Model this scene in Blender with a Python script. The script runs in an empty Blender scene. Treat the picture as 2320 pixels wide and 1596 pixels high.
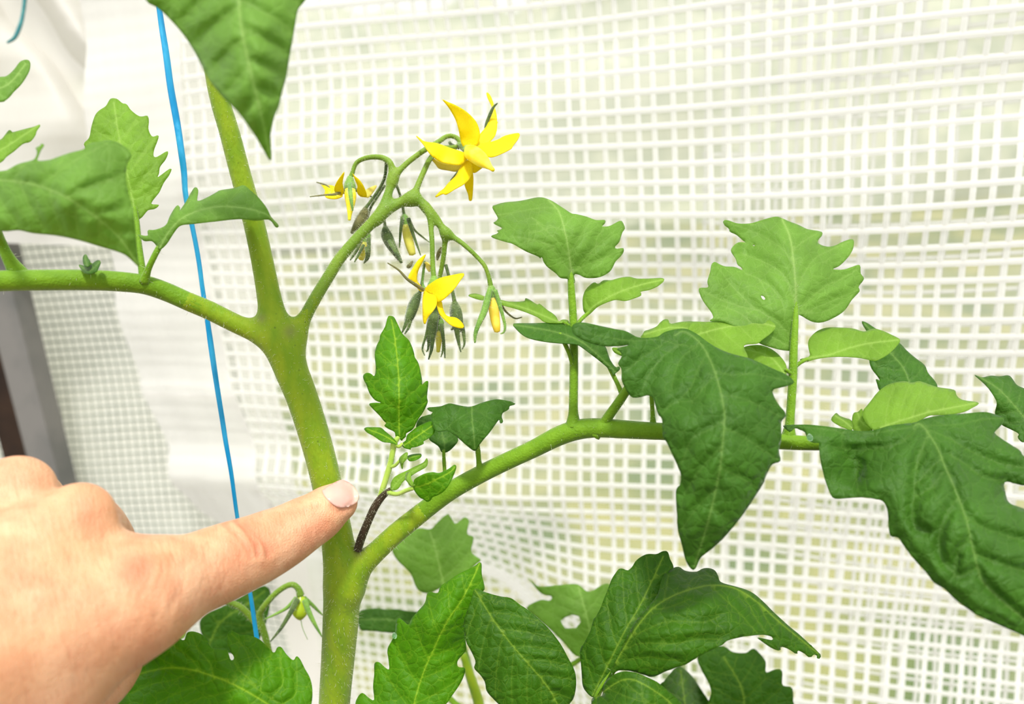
import bpy, math, random
import numpy as np
from mathutils import Vector, Matrix, noise
from mathutils.geometry import delaunay_2d_cdt

random.seed(7)
RNG = np.random.default_rng(7)
SC = bpy.context.scene
COL = SC.collection

# ------------------------------------------------------------------ camera, sky, sun, exposure
F = 1690.0                     # focal length for a frame 2320 wide (about 26 mm on full frame)
CAM_Z = 0.95
PITCH, ROLL = math.radians(15.7), math.radians(-3.8)
cam_data = bpy.data.cameras.new('camera')
cam = bpy.data.objects.new('camera', cam_data)
COL.objects.link(cam)
CAM = Matrix.Translation((0, 0, CAM_Z)) @ Matrix.Rotation(math.pi / 2 - PITCH, 4, 'X') @ Matrix.Rotation(ROLL, 4, 'Z')
cam.matrix_world = CAM
cam_data.sensor_width = 36.0
cam_data.lens = 36.0 * F / 2320.0
cam_data.clip_start = 0.01
cam_data.dof.use_dof = True
cam_data.dof.focus_distance = 0.238
cam_data.dof.aperture_fstop = 8.5
SC.camera = cam

world = bpy.data.worlds.new('overcast_sky')
SC.world = world
world.use_nodes = True
wn = world.node_tree
bg = wn.nodes['Background']
tc = wn.nodes.new('ShaderNodeTexCoord')
sep = wn.nodes.new('ShaderNodeSeparateXYZ')
ramp = wn.nodes.new('ShaderNodeValToRGB')
ramp.color_ramp.elements[0].position = 0.0            # far ground below the horizon
ramp.color_ramp.elements[0].color = (0.20, 0.20, 0.16, 1)
e_ = ramp.color_ramp.elements[1]; e_.position = 0.015; e_.color = (1.0, 1.0, 0.99, 1)
wn.links.new(tc.outputs['Generated'], sep.inputs[0])
wn.links.new(sep.outputs['Z'], ramp.inputs['Fac'])
wn.links.new(ramp.outputs['Color'], bg.inputs['Color'])
bg.inputs['Strength'].default_value = 1.30

sun_data = bpy.data.lights.new('sun', 'SUN')
sun_data.energy = 3.0
sun_data.angle = math.radians(7)
sun_data.color = (1.0, 0.96, 0.91)
sun = bpy.data.objects.new('sun', sun_data)
COL.objects.link(sun)
SUN_DIR = Vector((0.10, -0.42, 0.95)).normalized()
sun.rotation_euler = SUN_DIR.to_track_quat('Z', 'Y').to_euler()
sun.location = (0, -1, 3)

SC.view_settings.view_transform = 'Standard'
SC.view_settings.look = 'None'
SC.view_settings.exposure = 0.29
SC.view_settings.gamma = 1.0
SC.view_settings.use_curve_mapping = False

# ------------------------------------------------------------------ helpers
def cs(px, py, d):
    """millimetre position in the camera's own axes of a place seen at (px, py), d mm deep"""
    return np.array(((px - 1160.0) / F * d, (798.0 - py) / F * d, -d))

def at(px, py, d):
    """turn a place in the photograph plus its real distance (mm) into a world point"""
    v = cs(px, py, d) * 0.001
    return CAM @ Vector(v)

CAMN = np.array(CAM)
def to_world(v_mm):
    v = np.asarray(v_mm, dtype=float) * 0.001
    return v @ CAMN[:3, :3].T + CAMN[:3, 3]

def pts(s, ox=0.0, oy=0.0, k=1.0):
    a = np.array([float(x) for x in s.replace(',', ' ').split()]).reshape(-1, 2)
    return a * k + np.array((ox, oy))

def Q(ox, oy, s):
    return pts(s, ox, oy, 0.25)

def catmull(p, n=6, closed=False):
    p = np.asarray(p, dtype=float)
    m = len(p)
    out = []
    rng = range(m) if closed else range(m - 1)
    for i in rng:
        if closed:
            p0, p1, p2, p3 = p[(i - 1) % m], p[i], p[(i + 1) % m], p[(i + 2) % m]
        else:
            p1, p2 = p[i], p[i + 1]
            p0 = p[i - 1] if i > 0 else 2 * p1 - p2
            p3 = p[i + 2] if i + 2 < m else 2 * p2 - p1
        for t in np.arange(n) / n:
            out.append(0.5 * ((2 * p1) + (p2 - p0) * t + (2 * p0 - 5 * p1 + 4 * p2 - p3) * t ** 2 + (3 * p1 - p0 - 3 * p2 + p3) * t ** 3))
    if not closed:
        out.append(p[-1])
    return np.array(out)

def resample(p, step, closed=False):
    p = np.asarray(p, dtype=float)
    q = np.vstack([p, p[:1]]) if closed else p
    L = np.concatenate([[0], np.cumsum(np.linalg.norm(np.diff(q, axis=0), axis=1))])
    n = max(2, int(round(L[-1] / step)))
    t = np.linspace(0, L[-1], n + 1)
    r = np.stack([np.interp(t, L, q[:, j]) for j in range(q.shape[1])], axis=1)
    return r[:-1] if closed else r

def in_poly(pt, poly):
    x, y = pt[:, 0], pt[:, 1]
    inside = np.zeros(len(pt), bool)
    n = len(poly)
    x0, y0 = poly[-1]
    for i in range(n):
        x1, y1 = poly[i]
        c = ((y1 > y) != (y0 > y))
        if y0 != y1:
            c &= x < (x0 - x1) * (y - y1) / (y0 - y1) + x1
        inside ^= c
        x0, y0 = x1, y1
    return inside

def seg_dist(p, a, b):
    """distance from every p to the nearest of the segments a-b"""
    best = np.full(len(p), 1e9)
    for i in range(0, len(a), 64):
        A, B = a[i:i + 64], b[i:i + 64]
        ab = B - A
        l2 = np.maximum((ab ** 2).sum(1), 1e-9)
        t = np.clip(((p[:, None, :] - A[None]) * ab[None]).sum(2) / l2[None], 0, 1)
        q = A[None] + t[..., None] * ab[None]
        best = np.minimum(best, np.sqrt(((p[:, None, :] - q) ** 2).sum(2)).min(1))
    return best

class TPS:
    def __init__(self, ctrl, lam=0.02):
        c = np.array(ctrl, dtype=float)
        self.c = c[:, :2] / 100.0
        n = len(c)
        A = np.zeros((n + 3, n + 3))
        A[:n, :n] = self.k(self.c, self.c) + lam * np.eye(n)
        Pm = np.hstack([np.ones((n, 1)), self.c])
        A[:n, n:] = Pm
        A[n:, :n] = Pm.T
        b = np.concatenate([c[:, 2], np.zeros(3)])
        self.w = np.linalg.lstsq(A, b, rcond=None)[0]
    def k(self, a, b):
        r2 = ((a[:, None] - b[None]) ** 2).sum(2)
        return 0.5 * r2 * np.log(r2 + 1e-9)
    def __call__(self, p):
        p = np.asarray(p, dtype=float)[:, :2] / 100.0
        return self.k(p, self.c) @ self.w[:-3] + self.w[-3] + p @ self.w[-2:]

def new_mesh(name, verts, faces, mat=None, parent=None, smooth=True):
    me = bpy.data.meshes.new(name)
    me.from_pydata([tuple(v) for v in verts], [], [tuple(int(i) for i in f) for f in faces])
    if smooth:
        me.polygons.foreach_set('use_smooth', np.ones(len(me.polygons), bool))
    me.update()
    if mat:
        me.materials.append(mat)
    o = bpy.data.objects.new(name, me)
    COL.objects.link(o)
    if parent is not None:
        o.parent = parent
        o.matrix_parent_inverse = parent.matrix_world.inverted()
    return o

def attr(o, name, values):
    a = o.data.attributes.new(name, 'FLOAT', 'POINT')
    a.data.foreach_set('value', np.asarray(values, dtype=np.float32))

def tag(o, label=None, cat=None, group=None, kind=None):
    if label: o['label'] = label
    if cat: o['category'] = cat
    if group: o['group'] = group
    if kind: o['kind'] = kind
    return o

def empty(name, loc):
    e = bpy.data.objects.new(name, None)
    COL.objects.link(e)
    e.location = loc
    e.empty_display_size = 0.02
    bpy.context.view_layer.update()
    return e

HAIR = []          # places where stem hairs grow: point, normal (world), length scale

class Soup:
    """collects tubes and sheets in world metres, builds ONE mesh object"""
    def __init__(self):
        self.v, self.f, self.n = [], [], 0
    def add(self, v, f):
        self.v.append(np.asarray(v, dtype=float))
        self.f += [tuple(i + self.n for i in q) for q in f]
        self.n += len(v)
    def tube(self, path, sides=12, sub=5, flat=1.0, twist=0.0, hair=0.0, ribs=0.0, cap=True):
        """path rows: px, py, depth mm, radius px"""
        p = catmull(np.array(path, dtype=float), sub)
        c = np.array([to_world(cs(a, b, d)) for a, b, d, r in p])
        r = np.maximum(p[:, 3], 0.02) * p[:, 2] / F * 0.001
        self.tube_w(c, r, sides, flat, twist, hair, ribs, cap)
    def tube_w(self, c, r, sides=12, flat=1.0, twist=0.0, hair=0.0, ribs=0.0, cap=True):
        m = len(c)
        t = np.gradient(c, axis=0)
        t /= np.linalg.norm(t, axis=1)[:, None] + 1e-12
        view = CAMN[:3, 2]
        u = np.cross(t[0], view)
        if np.linalg.norm(u) < 1e-3: u = np.cross(t[0], (1, 0, 0))
        u /= np.linalg.norm(u)
        V = []
        for i in range(m):
            u = u - t[i] * u.dot(t[i]); u /= np.linalg.norm(u)
            w = np.cross(t[i], u)
            for s in range(sides):
                a = 2 * math.pi * s / sides
                rr = r[i] * (1 + ribs * math.cos(a * 5))
                ca, sa = math.cos(a), math.sin(a) * flat
                tw = twist * i / m
                x, y = ca * math.cos(tw) - sa * math.sin(tw), ca * math.sin(tw) + sa * math.cos(tw)
                nrm = u * x + w * y
                V.append(c[i] + nrm * rr)
                if hair and i and random.random() < hair:
                    HAIR.append((V[-1] + (c[i - 1] - c[i]) * random.random(), nrm / np.linalg.norm(nrm), 1.0))
        fs = []
        for i in range(m - 1):
            for s in range(sides):
                a, b = i * sides + s, i * sides + (s + 1) % sides
                fs.append((a, b, b + sides, a + sides))
        if cap:
            V.append(c[0] - t[0] * r[0] * 0.35); V.append(c[-1] + t[-1] * r[-1] * 0.35)
            k0, k1 = len(V) - 2, len(V) - 1
            for s in range(sides):
                fs.append((k0, (s + 1) % sides, s))
                fs.append((k1, (m - 1) * sides + s, (m - 1) * sides + (s + 1) % sides))
        self.add(V, fs)
    def build(self, name, mat, parent=None):
        return new_mesh(name, np.vstack(self.v), self.f, mat, parent)

# --- smooth solids: signed distance field + surface nets, in the camera's mm axes
def surface_nets(f, org, h):
    ins = f < 0
    nx, ny, nz = f.shape
    cnt = np.zeros((nx - 1, ny - 1, nz - 1), np.int8)
    for a in (0, 1):
        for b in (0, 1):
            for c in (0, 1):
                cnt += ins[a:nx - 1 + a, b:ny - 1 + b, c:nz - 1 + c]
    act = (cnt > 0) & (cnt < 8)
    idx = np.argwhere(act)
    acc = np.zeros((len(idx), 3)); num = np.zeros(len(idx))
    cor = [(a, b, c) for a in (0, 1) for b in (0, 1) for c in (0, 1)]
    for a in cor:
        for ax in range(3):
            if a[ax]: continue
            b = list(a); b[ax] = 1
            fa = f[idx[:, 0] + a[0], idx[:, 1] + a[1], idx[:, 2] + a[2]]
            fb = f[idx[:, 0] + b[0], idx[:, 1] + b[1], idx[:, 2] + b[2]]
            m = (fa < 0) != (fb < 0)
            t = np.where(m, fa / np.where(m, fa - fb, 1), 0)
            p = np.array(a, float)[None] + t[:, None] * (np.array(b) - np.array(a))[None]
            acc += p * m[:, None]; num += m
    verts = (idx + acc / num[:, None]) * h + org
    vid = np.full(act.shape, -1, np.int32)
    vid[act] = np.arange(len(idx))
    faces = []
    for ax in range(3):
        o1, o2 = [(1, 2), (2, 0), (0, 1)][ax]
        lo = [slice(None)] * 3; hi = [slice(None)] * 3
        lo[ax] = slice(0, -1); hi[ax] = slice(1, None)
        A, B = ins[tuple(lo)], ins[tuple(hi)]
        e = np.argwhere(A != B)
        ok = (e[:, o1] > 0) & (e[:, o2] > 0) & (e[:, o1] < f.shape[o1] - 1) & (e[:, o2] < f.shape[o2] - 1)
        e = e[ok]
        sgn = A[e[:, 0], e[:, 1], e[:, 2]]
        def cell(d1, d2):
            q = e.copy(); q[:, o1] += d1; q[:, o2] += d2
            return vid[q[:, 0], q[:, 1], q[:, 2]]
        q = np.stack([cell(-1, -1), cell(0, -1), cell(0, 0), cell(-1, 0)], axis=1)
        q = np.where(sgn[:, None], q, q[:, ::-1])
        faces.append(q[(q >= 0).all(1)])
    return verts, np.vstack(faces)

class Solid:
    """round-cone chains blended smoothly; every row is px, py, depth mm, radius px"""
    def __init__(self, h=0.7, k=3.0):
        self.h, self.k, self.seg = h, k, []
    def chain(self, rows, k=None, sub=4, sq=None):
        p = catmull(np.array(rows, dtype=float), sub) if sub > 1 else np.array(rows, dtype=float)
        q = [(cs(a, b, d), r * d / F) for a, b, d, r in p]
        self.seg.append((q, self.k if k is None else k))
        return self
    def mesh(self):
        h = self.h
        allp = np.array([c - r for q, k in self.seg for c, r in q])
        allq = np.array([c + r for q, k in self.seg for c, r in q])
        lo, hi = allp.min(0) - 3 * h, allq.max(0) + 3 * h
        n = np.ceil((hi - lo) / h).astype(int) + 1
        f = np.full(n, 30.0, np.float32)
        ax = [lo[i] + h * np.arange(n[i]) for i in range(3)]
        def span(l, u):
            return tuple(slice(max(0, int((l[i] - lo[i]) / h)), min(n[i], int((u[i] - lo[i]) / h) + 2)) for i in range(3))
        for q, k in self.seg:
            m = k + 2 * h
            cl = np.min([c - r for c, r in q], axis=0) - m; cu = np.max([c + r for c, r in q], axis=0) + m
            big = span(cl, cu)
            off = [s_.start for s_ in big]
            loc = np.full([s_.stop - s_.start for s_ in big], 30.0, np.float32)
            for (a, ra), (b, rb) in zip(q[:-1], q[1:]):
                sl = span(np.minimum(a - ra, b - rb) - m, np.maximum(a + ra, b + rb) + m)
                X, Y, Zz = np.meshgrid(ax[0][sl[0]], ax[1][sl[1]], ax[2][sl[2]], indexing='ij', sparse=True)
                ab = b - a; l2 = max(ab.dot(ab), 1e-9)
                t = np.clip(((X - a[0]) * ab[0] + (Y - a[1]) * ab[1] + (Zz - a[2]) * ab[2]) / l2, 0, 1)
                d = np.sqrt((X - a[0] - t * ab[0]) ** 2 + (Y - a[1] - t * ab[1]) ** 2 + (Zz - a[2] - t * ab[2]) ** 2) - (ra + (rb - ra) * t)
                ll = tuple(slice(s_.start - o_, s_.stop - o_) for s_, o_ in zip(sl, off))
                loc[ll] = np.minimum(loc[ll], d)
            g = f[big]
            hh = np.maximum(k - np.abs(g - loc), 0) / k
            f[big] = np.minimum(g, loc) - hh * hh * k * 0.25
        v, q = surface_nets(f, lo, h)
        return v, q
    def smooth(self, v, q, it=3):
        e = np.vstack([q[:, [0, 1]], q[:, [1, 2]], q[:, [2, 3]], q[:, [3, 0]]])
        for _ in range(it):
            s = np.zeros_like(v); c = np.zeros(len(v))
            for j in range(3):
                s[:, j] += np.bincount(e[:, 0], v[e[:, 1], j], len(v)) + np.bincount(e[:, 1], v[e[:, 0], j], len(v))
            c += np.bincount(e[:, 0], minlength=len(v)) + np.bincount(e[:, 1], minlength=len(v))
            v = 0.4 * v + 0.6 * s / np.maximum(c, 1)[:, None]
        return v

def quad_normals(v, q):
    n = np.cross(v[q[:, 2]] - v[q[:, 0]], v[q[:, 3]] - v[q[:, 1]])
    N = np.zeros_like(v)
    for j in range(4):
        for c in range(3):
            N[:, c] += np.bincount(q[:, j], n[:, c], len(v))
    return N / (np.linalg.norm(N, axis=1)[:, None] + 1e-12)

def seen(v):
    """where a point in the camera's mm axes is seen in the photograph"""
    return np.stack([1160 + v[:, 0] / -v[:, 2] * F, 798 - v[:, 1] / -v[:, 2] * F], axis=1)

# ------------------------------------------------------------------ materials
def mat_new(name):
    m = bpy.data.materials.new(name)
    m.use_nodes = True
    nt = m.node_tree
    nt.nodes.clear()
    out = nt.nodes.new('ShaderNodeOutputMaterial')
    return m, nt, out

def N(nt, kind, **kw):
    n = nt.nodes.new(kind)
    for k, v in kw.items():
        if k.startswith('i_'):
            key = k[2:].replace('_', ' ')
            n.inputs[key].default_value = v
        else:
            setattr(n, k, v)
    return n

def srgb(r, g, b):
    f = lambda c: (c / 255 / 12.92) if c / 255 <= 0.04045 else ((c / 255 + 0.055) / 1.055) ** 2.4
    return (f(r), f(g), f(b), 1.0)

def mixc(nt, fac, a, b, blend='MIX'):
    m = nt.nodes.new('ShaderNodeMix'); m.data_type = 'RGBA'; m.blend_type = blend
    for sock, val in ((m.inputs[0], fac), (m.inputs[6], a), (m.inputs[7], b)):
        if hasattr(val, 'links'): nt.links.new(val, sock)
        else: sock.default_value = val
    return m.outputs[2]

def leaf_mat(name, col, vein, trans, tfac=0.45, sheen=0.25, rough=0.55, net=0.16, vstr=1.0, k=0.74, bump=0.5, blotch=0.74):
    dim = lambda c: (c[0] * k, c[1] * k, c[2] * k * 0.88, 1.0)
    col, vein, trans = dim(col), dim(vein), dim(trans)
    m, nt, out = mat_new(name)
    L = nt.links.new
    at_ = N(nt, 'ShaderNodeAttribute', attribute_name='vein')
    uv = N(nt, 'ShaderNodeUVMap', uv_map='UVMap')
    no = N(nt, 'ShaderNodeTexNoise', i_Scale=0.9, i_Detail=3.0); L(uv.outputs[0], no.inputs['Vector'])
    vo = N(nt, 'ShaderNodeTexVoronoi', feature='DISTANCE_TO_EDGE', i_Scale=3.0)
    wob = N(nt, 'ShaderNodeTexNoise', i_Scale=6.0, i_Detail=2.0); L(uv.outputs[0], wob.inputs['Vector'])
    L(mixc(nt, 0.12, uv.outputs[0], wob.outputs['Color'], 'ADD'), vo.inputs['Vector'])
    fine = N(nt, 'ShaderNodeTexNoise', i_Scale=30.0, i_Detail=2.0); L(uv.outputs[0], fine.inputs['Vector'])
    r1 = N(nt, 'ShaderNodeMapRange'); r1.inputs[1].default_value = 0.35; r1.inputs[2].default_value = 0.65
    L(no.outputs[0], r1.inputs[0])
    dark = tuple(c * blotch for c in col[:3]) + (1,)
    base = mixc(nt, r1.outputs[0], dark, col)
    r2 = N(nt, 'ShaderNodeMapRange'); r2.inputs[1].default_value = 0.0; r2.inputs[2].default_value = 0.035
    r2.inputs[3].default_value = net; r2.inputs[4].default_value = 0.0
    L(vo.outputs[0], r2.inputs[0])
    base = mixc(nt, r2.outputs[0], base, vein)
    p0 = N(nt, 'ShaderNodeMath', operation='POWER'); p0.inputs[1].default_value = 3.6; L(at_.outputs['Fac'], p0.inputs[0])
    pw = N(nt, 'ShaderNodeMath', operation='MULTIPLY'); pw.inputs[1].default_value = 0.72 * vstr
    L(p0.outputs[0], pw.inputs[0])
    base = mixc(nt, pw.outputs[0], base, vein)
    fr = N(nt, 'ShaderNodeMapRange'); fr.inputs[1].default_value = 0.3; fr.inputs[2].default_value = 0.7
    fr.inputs[3].default_value = 0.86; fr.inputs[4].default_value = 1.14
    L(fine.outputs[0], fr.inputs[0])
    cmb = N(nt, 'ShaderNodeCombineXYZ')
    for j in range(3): L(fr.outputs[0], cmb.inputs[j])
    base = mixc(nt, 1.0, base, cmb.outputs[0], 'MULTIPLY')
    # relief: areoles bulge between the finest veins
    mr = N(nt, 'ShaderNodeMapRange'); mr.inputs[2].default_value = 0.3
    L(vo.outputs[0], mr.inputs[0])
    ad = N(nt, 'ShaderNodeMath', operation='MULTIPLY_ADD'); ad.inputs[1].default_value = 0.25
    L(fine.outputs[0], ad.inputs[0]); L(mr.outputs[0], ad.inputs[2])
    bp = N(nt, 'ShaderNodeBump', i_Strength=bump if net else 0.05, i_Distance=0.0006); L(ad.outputs[0], bp.inputs['Height'])
    pr = N(nt, 'ShaderNodeBsdfPrincipled', i_Roughness=rough)
    pr.inputs['Specular IOR Level'].default_value = 0.28
    pr.inputs['Sheen Weight'].default_value = sheen
    pr.inputs['Sheen Roughness'].default_value = 0.35
    pr.inputs['Sheen Tint'].default_value = (0.9, 1.0, 0.85, 1)
    L(base, pr.inputs['Base Color']); L(bp.outputs[0], pr.inputs['Normal'])
    tr = N(nt, 'ShaderNodeBsdfTranslucent')
    tb = mixc(nt, pw.outputs[0], trans, tuple(min(1, c * 1.25) for c in trans[:3]) + (1,))
    tb = mixc(nt, r2.outputs[0], tb, tuple(min(1, c * 1.3) for c in trans[:3]) + (1,))
    L(tb, tr.inputs['Color']); L(bp.outputs[0], tr.inputs['Normal'])
    mx = N(nt, 'ShaderNodeMixShader'); mx.inputs[0].default_value = tfac
    L(pr.outputs[0], mx.inputs[1]); L(tr.outputs[0], mx.inputs[2]); L(mx.outputs[0], out.inputs[0])
    return m

def simple_mat(name, col, rough=0.5, sss=0.0, sheen=0.0, col2=None, scale=60.0, bump=0.0, bscale=300.0, trans=0.0, tcol=None, spec=0.3, stretch=None):
    m, nt, out = mat_new(name)
    L = nt.links.new
    tcn = N(nt, 'ShaderNodeTexCoord')
    vec = tcn.outputs['Object']
    if stretch:
        mp = N(nt, 'ShaderNodeMapping'); mp.inputs['Scale'].default_value = stretch
        L(vec, mp.inputs[0]); vec = mp.outputs[0]
    pr = N(nt, 'ShaderNodeBsdfPrincipled', i_Roughness=rough)
    pr.inputs['Specular IOR Level'].default_value = spec
    pr.inputs['Sheen Weight'].default_value = sheen
    if sss:
        pr.inputs['Subsurface Weight'].default_value = sss
        pr.inputs['Subsurface Radius'].default_value = (1.0, 0.6, 0.25)
        pr.inputs['Subsurface Scale'].default_value = 0.003
    if col2:
        no = N(nt, 'ShaderNodeTexNoise', i_Scale=scale, i_Detail=4.0); L(vec, no.inputs['Vector'])
        r = N(nt, 'ShaderNodeMapRange'); r.inputs[1].default_value = 0.35; r.inputs[2].default_value = 0.65
        L(no.outputs[0], r.inputs[0])
        L(mixc(nt, r.outputs[0], col, col2), pr.inputs['Base Color'])
    else:
        pr.inputs['Base Color'].default_value = col
    if bump:
        nb = N(nt, 'ShaderNodeTexNoise', i_Scale=bscale, i_Detail=3.0); L(vec, nb.inputs['Vector'])
        bp = N(nt, 'ShaderNodeBump', i_Strength=bump, i_Distance=0.001); L(nb.outputs[0], bp.inputs['Height'])
        L(bp.outputs[0], pr.inputs['Normal'])
    if trans:
        tr = N(nt, 'ShaderNodeBsdfTranslucent'); tr.inputs[0].default_value = tcol or col
        mx = N(nt, 'ShaderNodeMixShader'); mx.inputs[0].default_value = trans
        L(pr.outputs[0], mx.inputs[1]); L(tr.outputs[0], mx.inputs[2]); L(mx.outputs[0], out.inputs[0])
    else:
        L(pr.outputs[0], out.inputs[0])
    return m

def film_mat(name, alpha, col, dirt, grid=0.0, rise=0.0):
    """hazy plastic sheet: part clear, part milky; dirt and condensation vary the milkiness"""
    m, nt, out = mat_new(name)
    L = nt.links.new
    tcn = N(nt, 'ShaderNodeTexCoord')
    no = N(nt, 'ShaderNodeTexNoise', i_Scale=9.0, i_Detail=5.0); L(tcn.outputs['Object'], no.inputs['Vector'])
    r = N(nt, 'ShaderNodeMapRange'); r.inputs[1].default_value = 0.35; r.inputs[2].default_value = 0.7
    r.inputs[3].default_value = -dirt; r.inputs[4].default_value = dirt
    L(no.outputs[0], r.inputs[0])
    sz = N(nt, 'ShaderNodeSeparateXYZ'); L(tcn.outputs['Object'], sz.inputs[0])
    hz = N(nt, 'ShaderNodeMapRange'); hz.inputs[1].default_value = CAM_Z - 0.30; hz.inputs[2].default_value = CAM_Z + 0.10   # condensation thickens upwards
    hz.inputs[3].default_value = alpha - rise; hz.inputs[4].default_value = alpha + rise
    L(sz.outputs['Z'], hz.inputs[0])
    aa = N(nt, 'ShaderNodeMath', operation='ADD', use_clamp=True); L(r.outputs[0], aa.inputs[0]); L(hz.outputs[0], aa.inputs[1])
    df = N(nt, 'ShaderNodeBsdfDiffuse'); df.inputs[0].default_value = col
    tl = N(nt, 'ShaderNodeBsdfTranslucent'); tl.inputs[0].default_value = col
    mk = N(nt, 'ShaderNodeMixShader'); mk.inputs[0].default_value = 0.6
    if grid:      # pressed-in weave of the doubled film
        hs = None
        for ax in ('Z', 'X'):
            w = N(nt, 'ShaderNodeTexWave', wave_type='BANDS', bands_direction=ax, i_Scale=0.314 * 1000 / grid, i_Distortion=1.5)
            L(tcn.outputs['Object'], w.inputs['Vector'])
            if hs is None: hs = w.outputs['Fac']
            else:
                a2 = N(nt, 'ShaderNodeMath', operation='ADD'); L(hs, a2.inputs[0]); L(w.outputs['Fac'], a2.inputs[1]); hs = a2.outputs[0]
        bp = N(nt, 'ShaderNodeBump', i_Strength=0.2, i_Distance=0.0012); L(hs, bp.inputs['Height'])
        L(bp.outputs[0], df.inputs['Normal']); L(bp.outputs[0], tl.inputs['Normal'])
    L(df.outputs[0], mk.inputs[1]); L(tl.outputs[0], mk.inputs[2])
    gl = N(nt, 'ShaderNodeBsdfGlossy'); gl.inputs['Roughness'].default_value = 0.6
    m2 = N(nt, 'ShaderNodeMixShader'); m2.inputs[0].default_value = 0.05
    L(mk.outputs[0], m2.inputs[1]); L(gl.outputs[0], m2.inputs[2])
    tp = N(nt, 'ShaderNodeBsdfTransparent')
    mx = N(nt, 'ShaderNodeMixShader'); L(aa.outputs[0], mx.inputs[0])
    L(tp.outputs[0], mx.inputs[1]); L(m2.outputs[0], mx.inputs[2]); L(mx.outputs[0], out.inputs[0])
    return m

M = {}
M['leaf_mid'] = leaf_mat('leaf_green', srgb(80, 134, 36), srgb(138, 178, 90), srgb(120, 185, 22), 0.40, sheen=0.22)
M['leaf_soft'] = leaf_mat('leaf_soft_green', srgb(130, 174, 76), srgb(178, 204, 128), srgb(165, 212, 55), 0.50, k=0.92, net=0.2, bump=0.28)
M['leaf_deep'] = leaf_mat('leaf_deep_green', srgb(66, 118, 4), srgb(136, 172, 52), srgb(100, 168, 4), 0.40, sheen=0.12, net=0.26, vstr=1.2, k=0.86)
M['leaf_light'] = leaf_mat('leaf_young_backlit_green', srgb(146, 190, 70), srgb(185, 212, 120), srgb(182, 222, 66), 0.54, k=0.88, bump=0.35)  # pale young leaves; also carries the glow of backlit blades in its colour
M['leaf_tender'] = leaf_mat('leaf_tender_green', srgb(88, 146, 4), srgb(168, 200, 52), srgb(136, 202, 4), 0.46, sheen=0.10, net=0.26, vstr=1.2, k=1.0)
M['petal'] = leaf_mat('petal_yellow', srgb(255, 236, 16), srgb(245, 214, 0), srgb(255, 236, 20), 0.40, sheen=0.05, net=0.0, vstr=0.5, k=0.92, blotch=0.93)
M['petal_pale'] = leaf_mat('petal_pale_yellow', srgb(248, 236, 130), srgb(235, 215, 80), srgb(255, 240, 120), 0.40, sheen=0.05, net=0.0, vstr=0.5, k=0.92, blotch=0.93)
M['bud_tube'] = simple_mat('bud_tube_pale_yellow', srgb(232, 226, 110), 0.5, sss=0.3, col2=srgb(214, 214, 96), scale=300, trans=0.3, tcol=srgb(245, 240, 110))
M['bud_tube_warm'] = simple_mat('bud_tube_warm_yellow', srgb(250, 226, 96), 0.5, sss=0.3, col2=srgb(240, 205, 60), scale=300, trans=0.3, tcol=srgb(250, 235, 90))
M['anther'] = simple_mat('anther_yellow', srgb(253, 222, 20), 0.45, sss=0.3, col2=srgb(255, 236, 70), scale=300)
M['calyx'] = simple_mat('calyx_green', srgb(120, 160, 60), 0.6, sheen=0.4, col2=srgb(90, 135, 50), scale=250, bump=0.4, bscale=900)
M['sepal_dark'] = simple_mat('sepal_dark_green', srgb(92, 116, 52), 0.65, sheen=0.5, col2=srgb(62, 84, 40), scale=350, bump=0.5, bscale=900)
M['sepal_brown'] = simple_mat('sepal_brown', srgb(112, 108, 58), 0.65, sheen=0.3, col2=srgb(88, 92, 48), scale=300)
M['stem'] = simple_mat('stem_green', srgb(130, 154, 22), 0.5, sss=0.12, sheen=0.18, col2=srgb(110, 144, 18), scale=260, bump=0.35, bscale=1400, stretch=(1, 1, 0.35), spec=0.15)
M['rachis'] = simple_mat('leaf_stalk_green', srgb(94, 134, 14), 0.5, sss=0.12, sheen=0.18, col2=srgb(106, 146, 20), scale=260, bump=0.35, bscale=1400, spec=0.15)
M['stalk'] = simple_mat('flower_stalk_green', srgb(112, 142, 30), 0.55, sss=0.15, sheen=0.2, col2=srgb(98, 134, 24), scale=120, bump=0.25, bscale=1400)
M['shoot'] = simple_mat('side_shoot_dark_brown', srgb(46, 42, 14), 0.7, sheen=0.1, col2=srgb(66, 50, 32), scale=180, bump=0.4, bscale=900)
M['shoot_green'] = simple_mat('side_shoot_green', srgb(140, 175, 50), 0.55, sss=0.2, sheen=0.4, col2=srgb(165, 190, 80), scale=220)
M['fruit'] = simple_mat('fruit_green', srgb(170, 195, 40), 0.25, sss=0.3, spec=0.5)
M['hair'] = simple_mat('plant_hair', srgb(236, 240, 214), 0.4, trans=0.5, tcol=srgb(245, 248, 225))
M['strand'] = simple_mat('film_reinforcing_strand', srgb(252, 252, 251), 0.5, trans=0.72, tcol=srgb(254, 254, 253))
M['strand_grey'] = simple_mat('film_strand_shaded_grey', srgb(96, 112, 100), 0.6, col2=srgb(140, 150, 138), scale=30)  # grey-green paints in the shade on strands standing against bright film
M['film'] = film_mat('clear_hazy_film', 0.42, srgb(226, 226, 220), 0.10, 0.0, 0.22)
M['film_white'] = film_mat('white_milky_film', 0.93, srgb(248, 247, 245), 0.04, 9.0)
M['film_slack'] = film_mat('slack_milky_film', 0.95, srgb(226, 224, 219), 0.03, 11.0)
M['film_far'] = film_mat('cream_milky_film', 0.98, srgb(254, 252, 249), 0.01)
M['twine'] = simple_mat('blue_poly_twine', srgb(0, 158, 214), 0.4, col2=srgb(60, 190, 232), scale=420, bump=0.5, bscale=900, trans=0.35, tcol=srgb(10, 185, 235), stretch=(1, 1, 0.06), spec=0.5)
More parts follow.
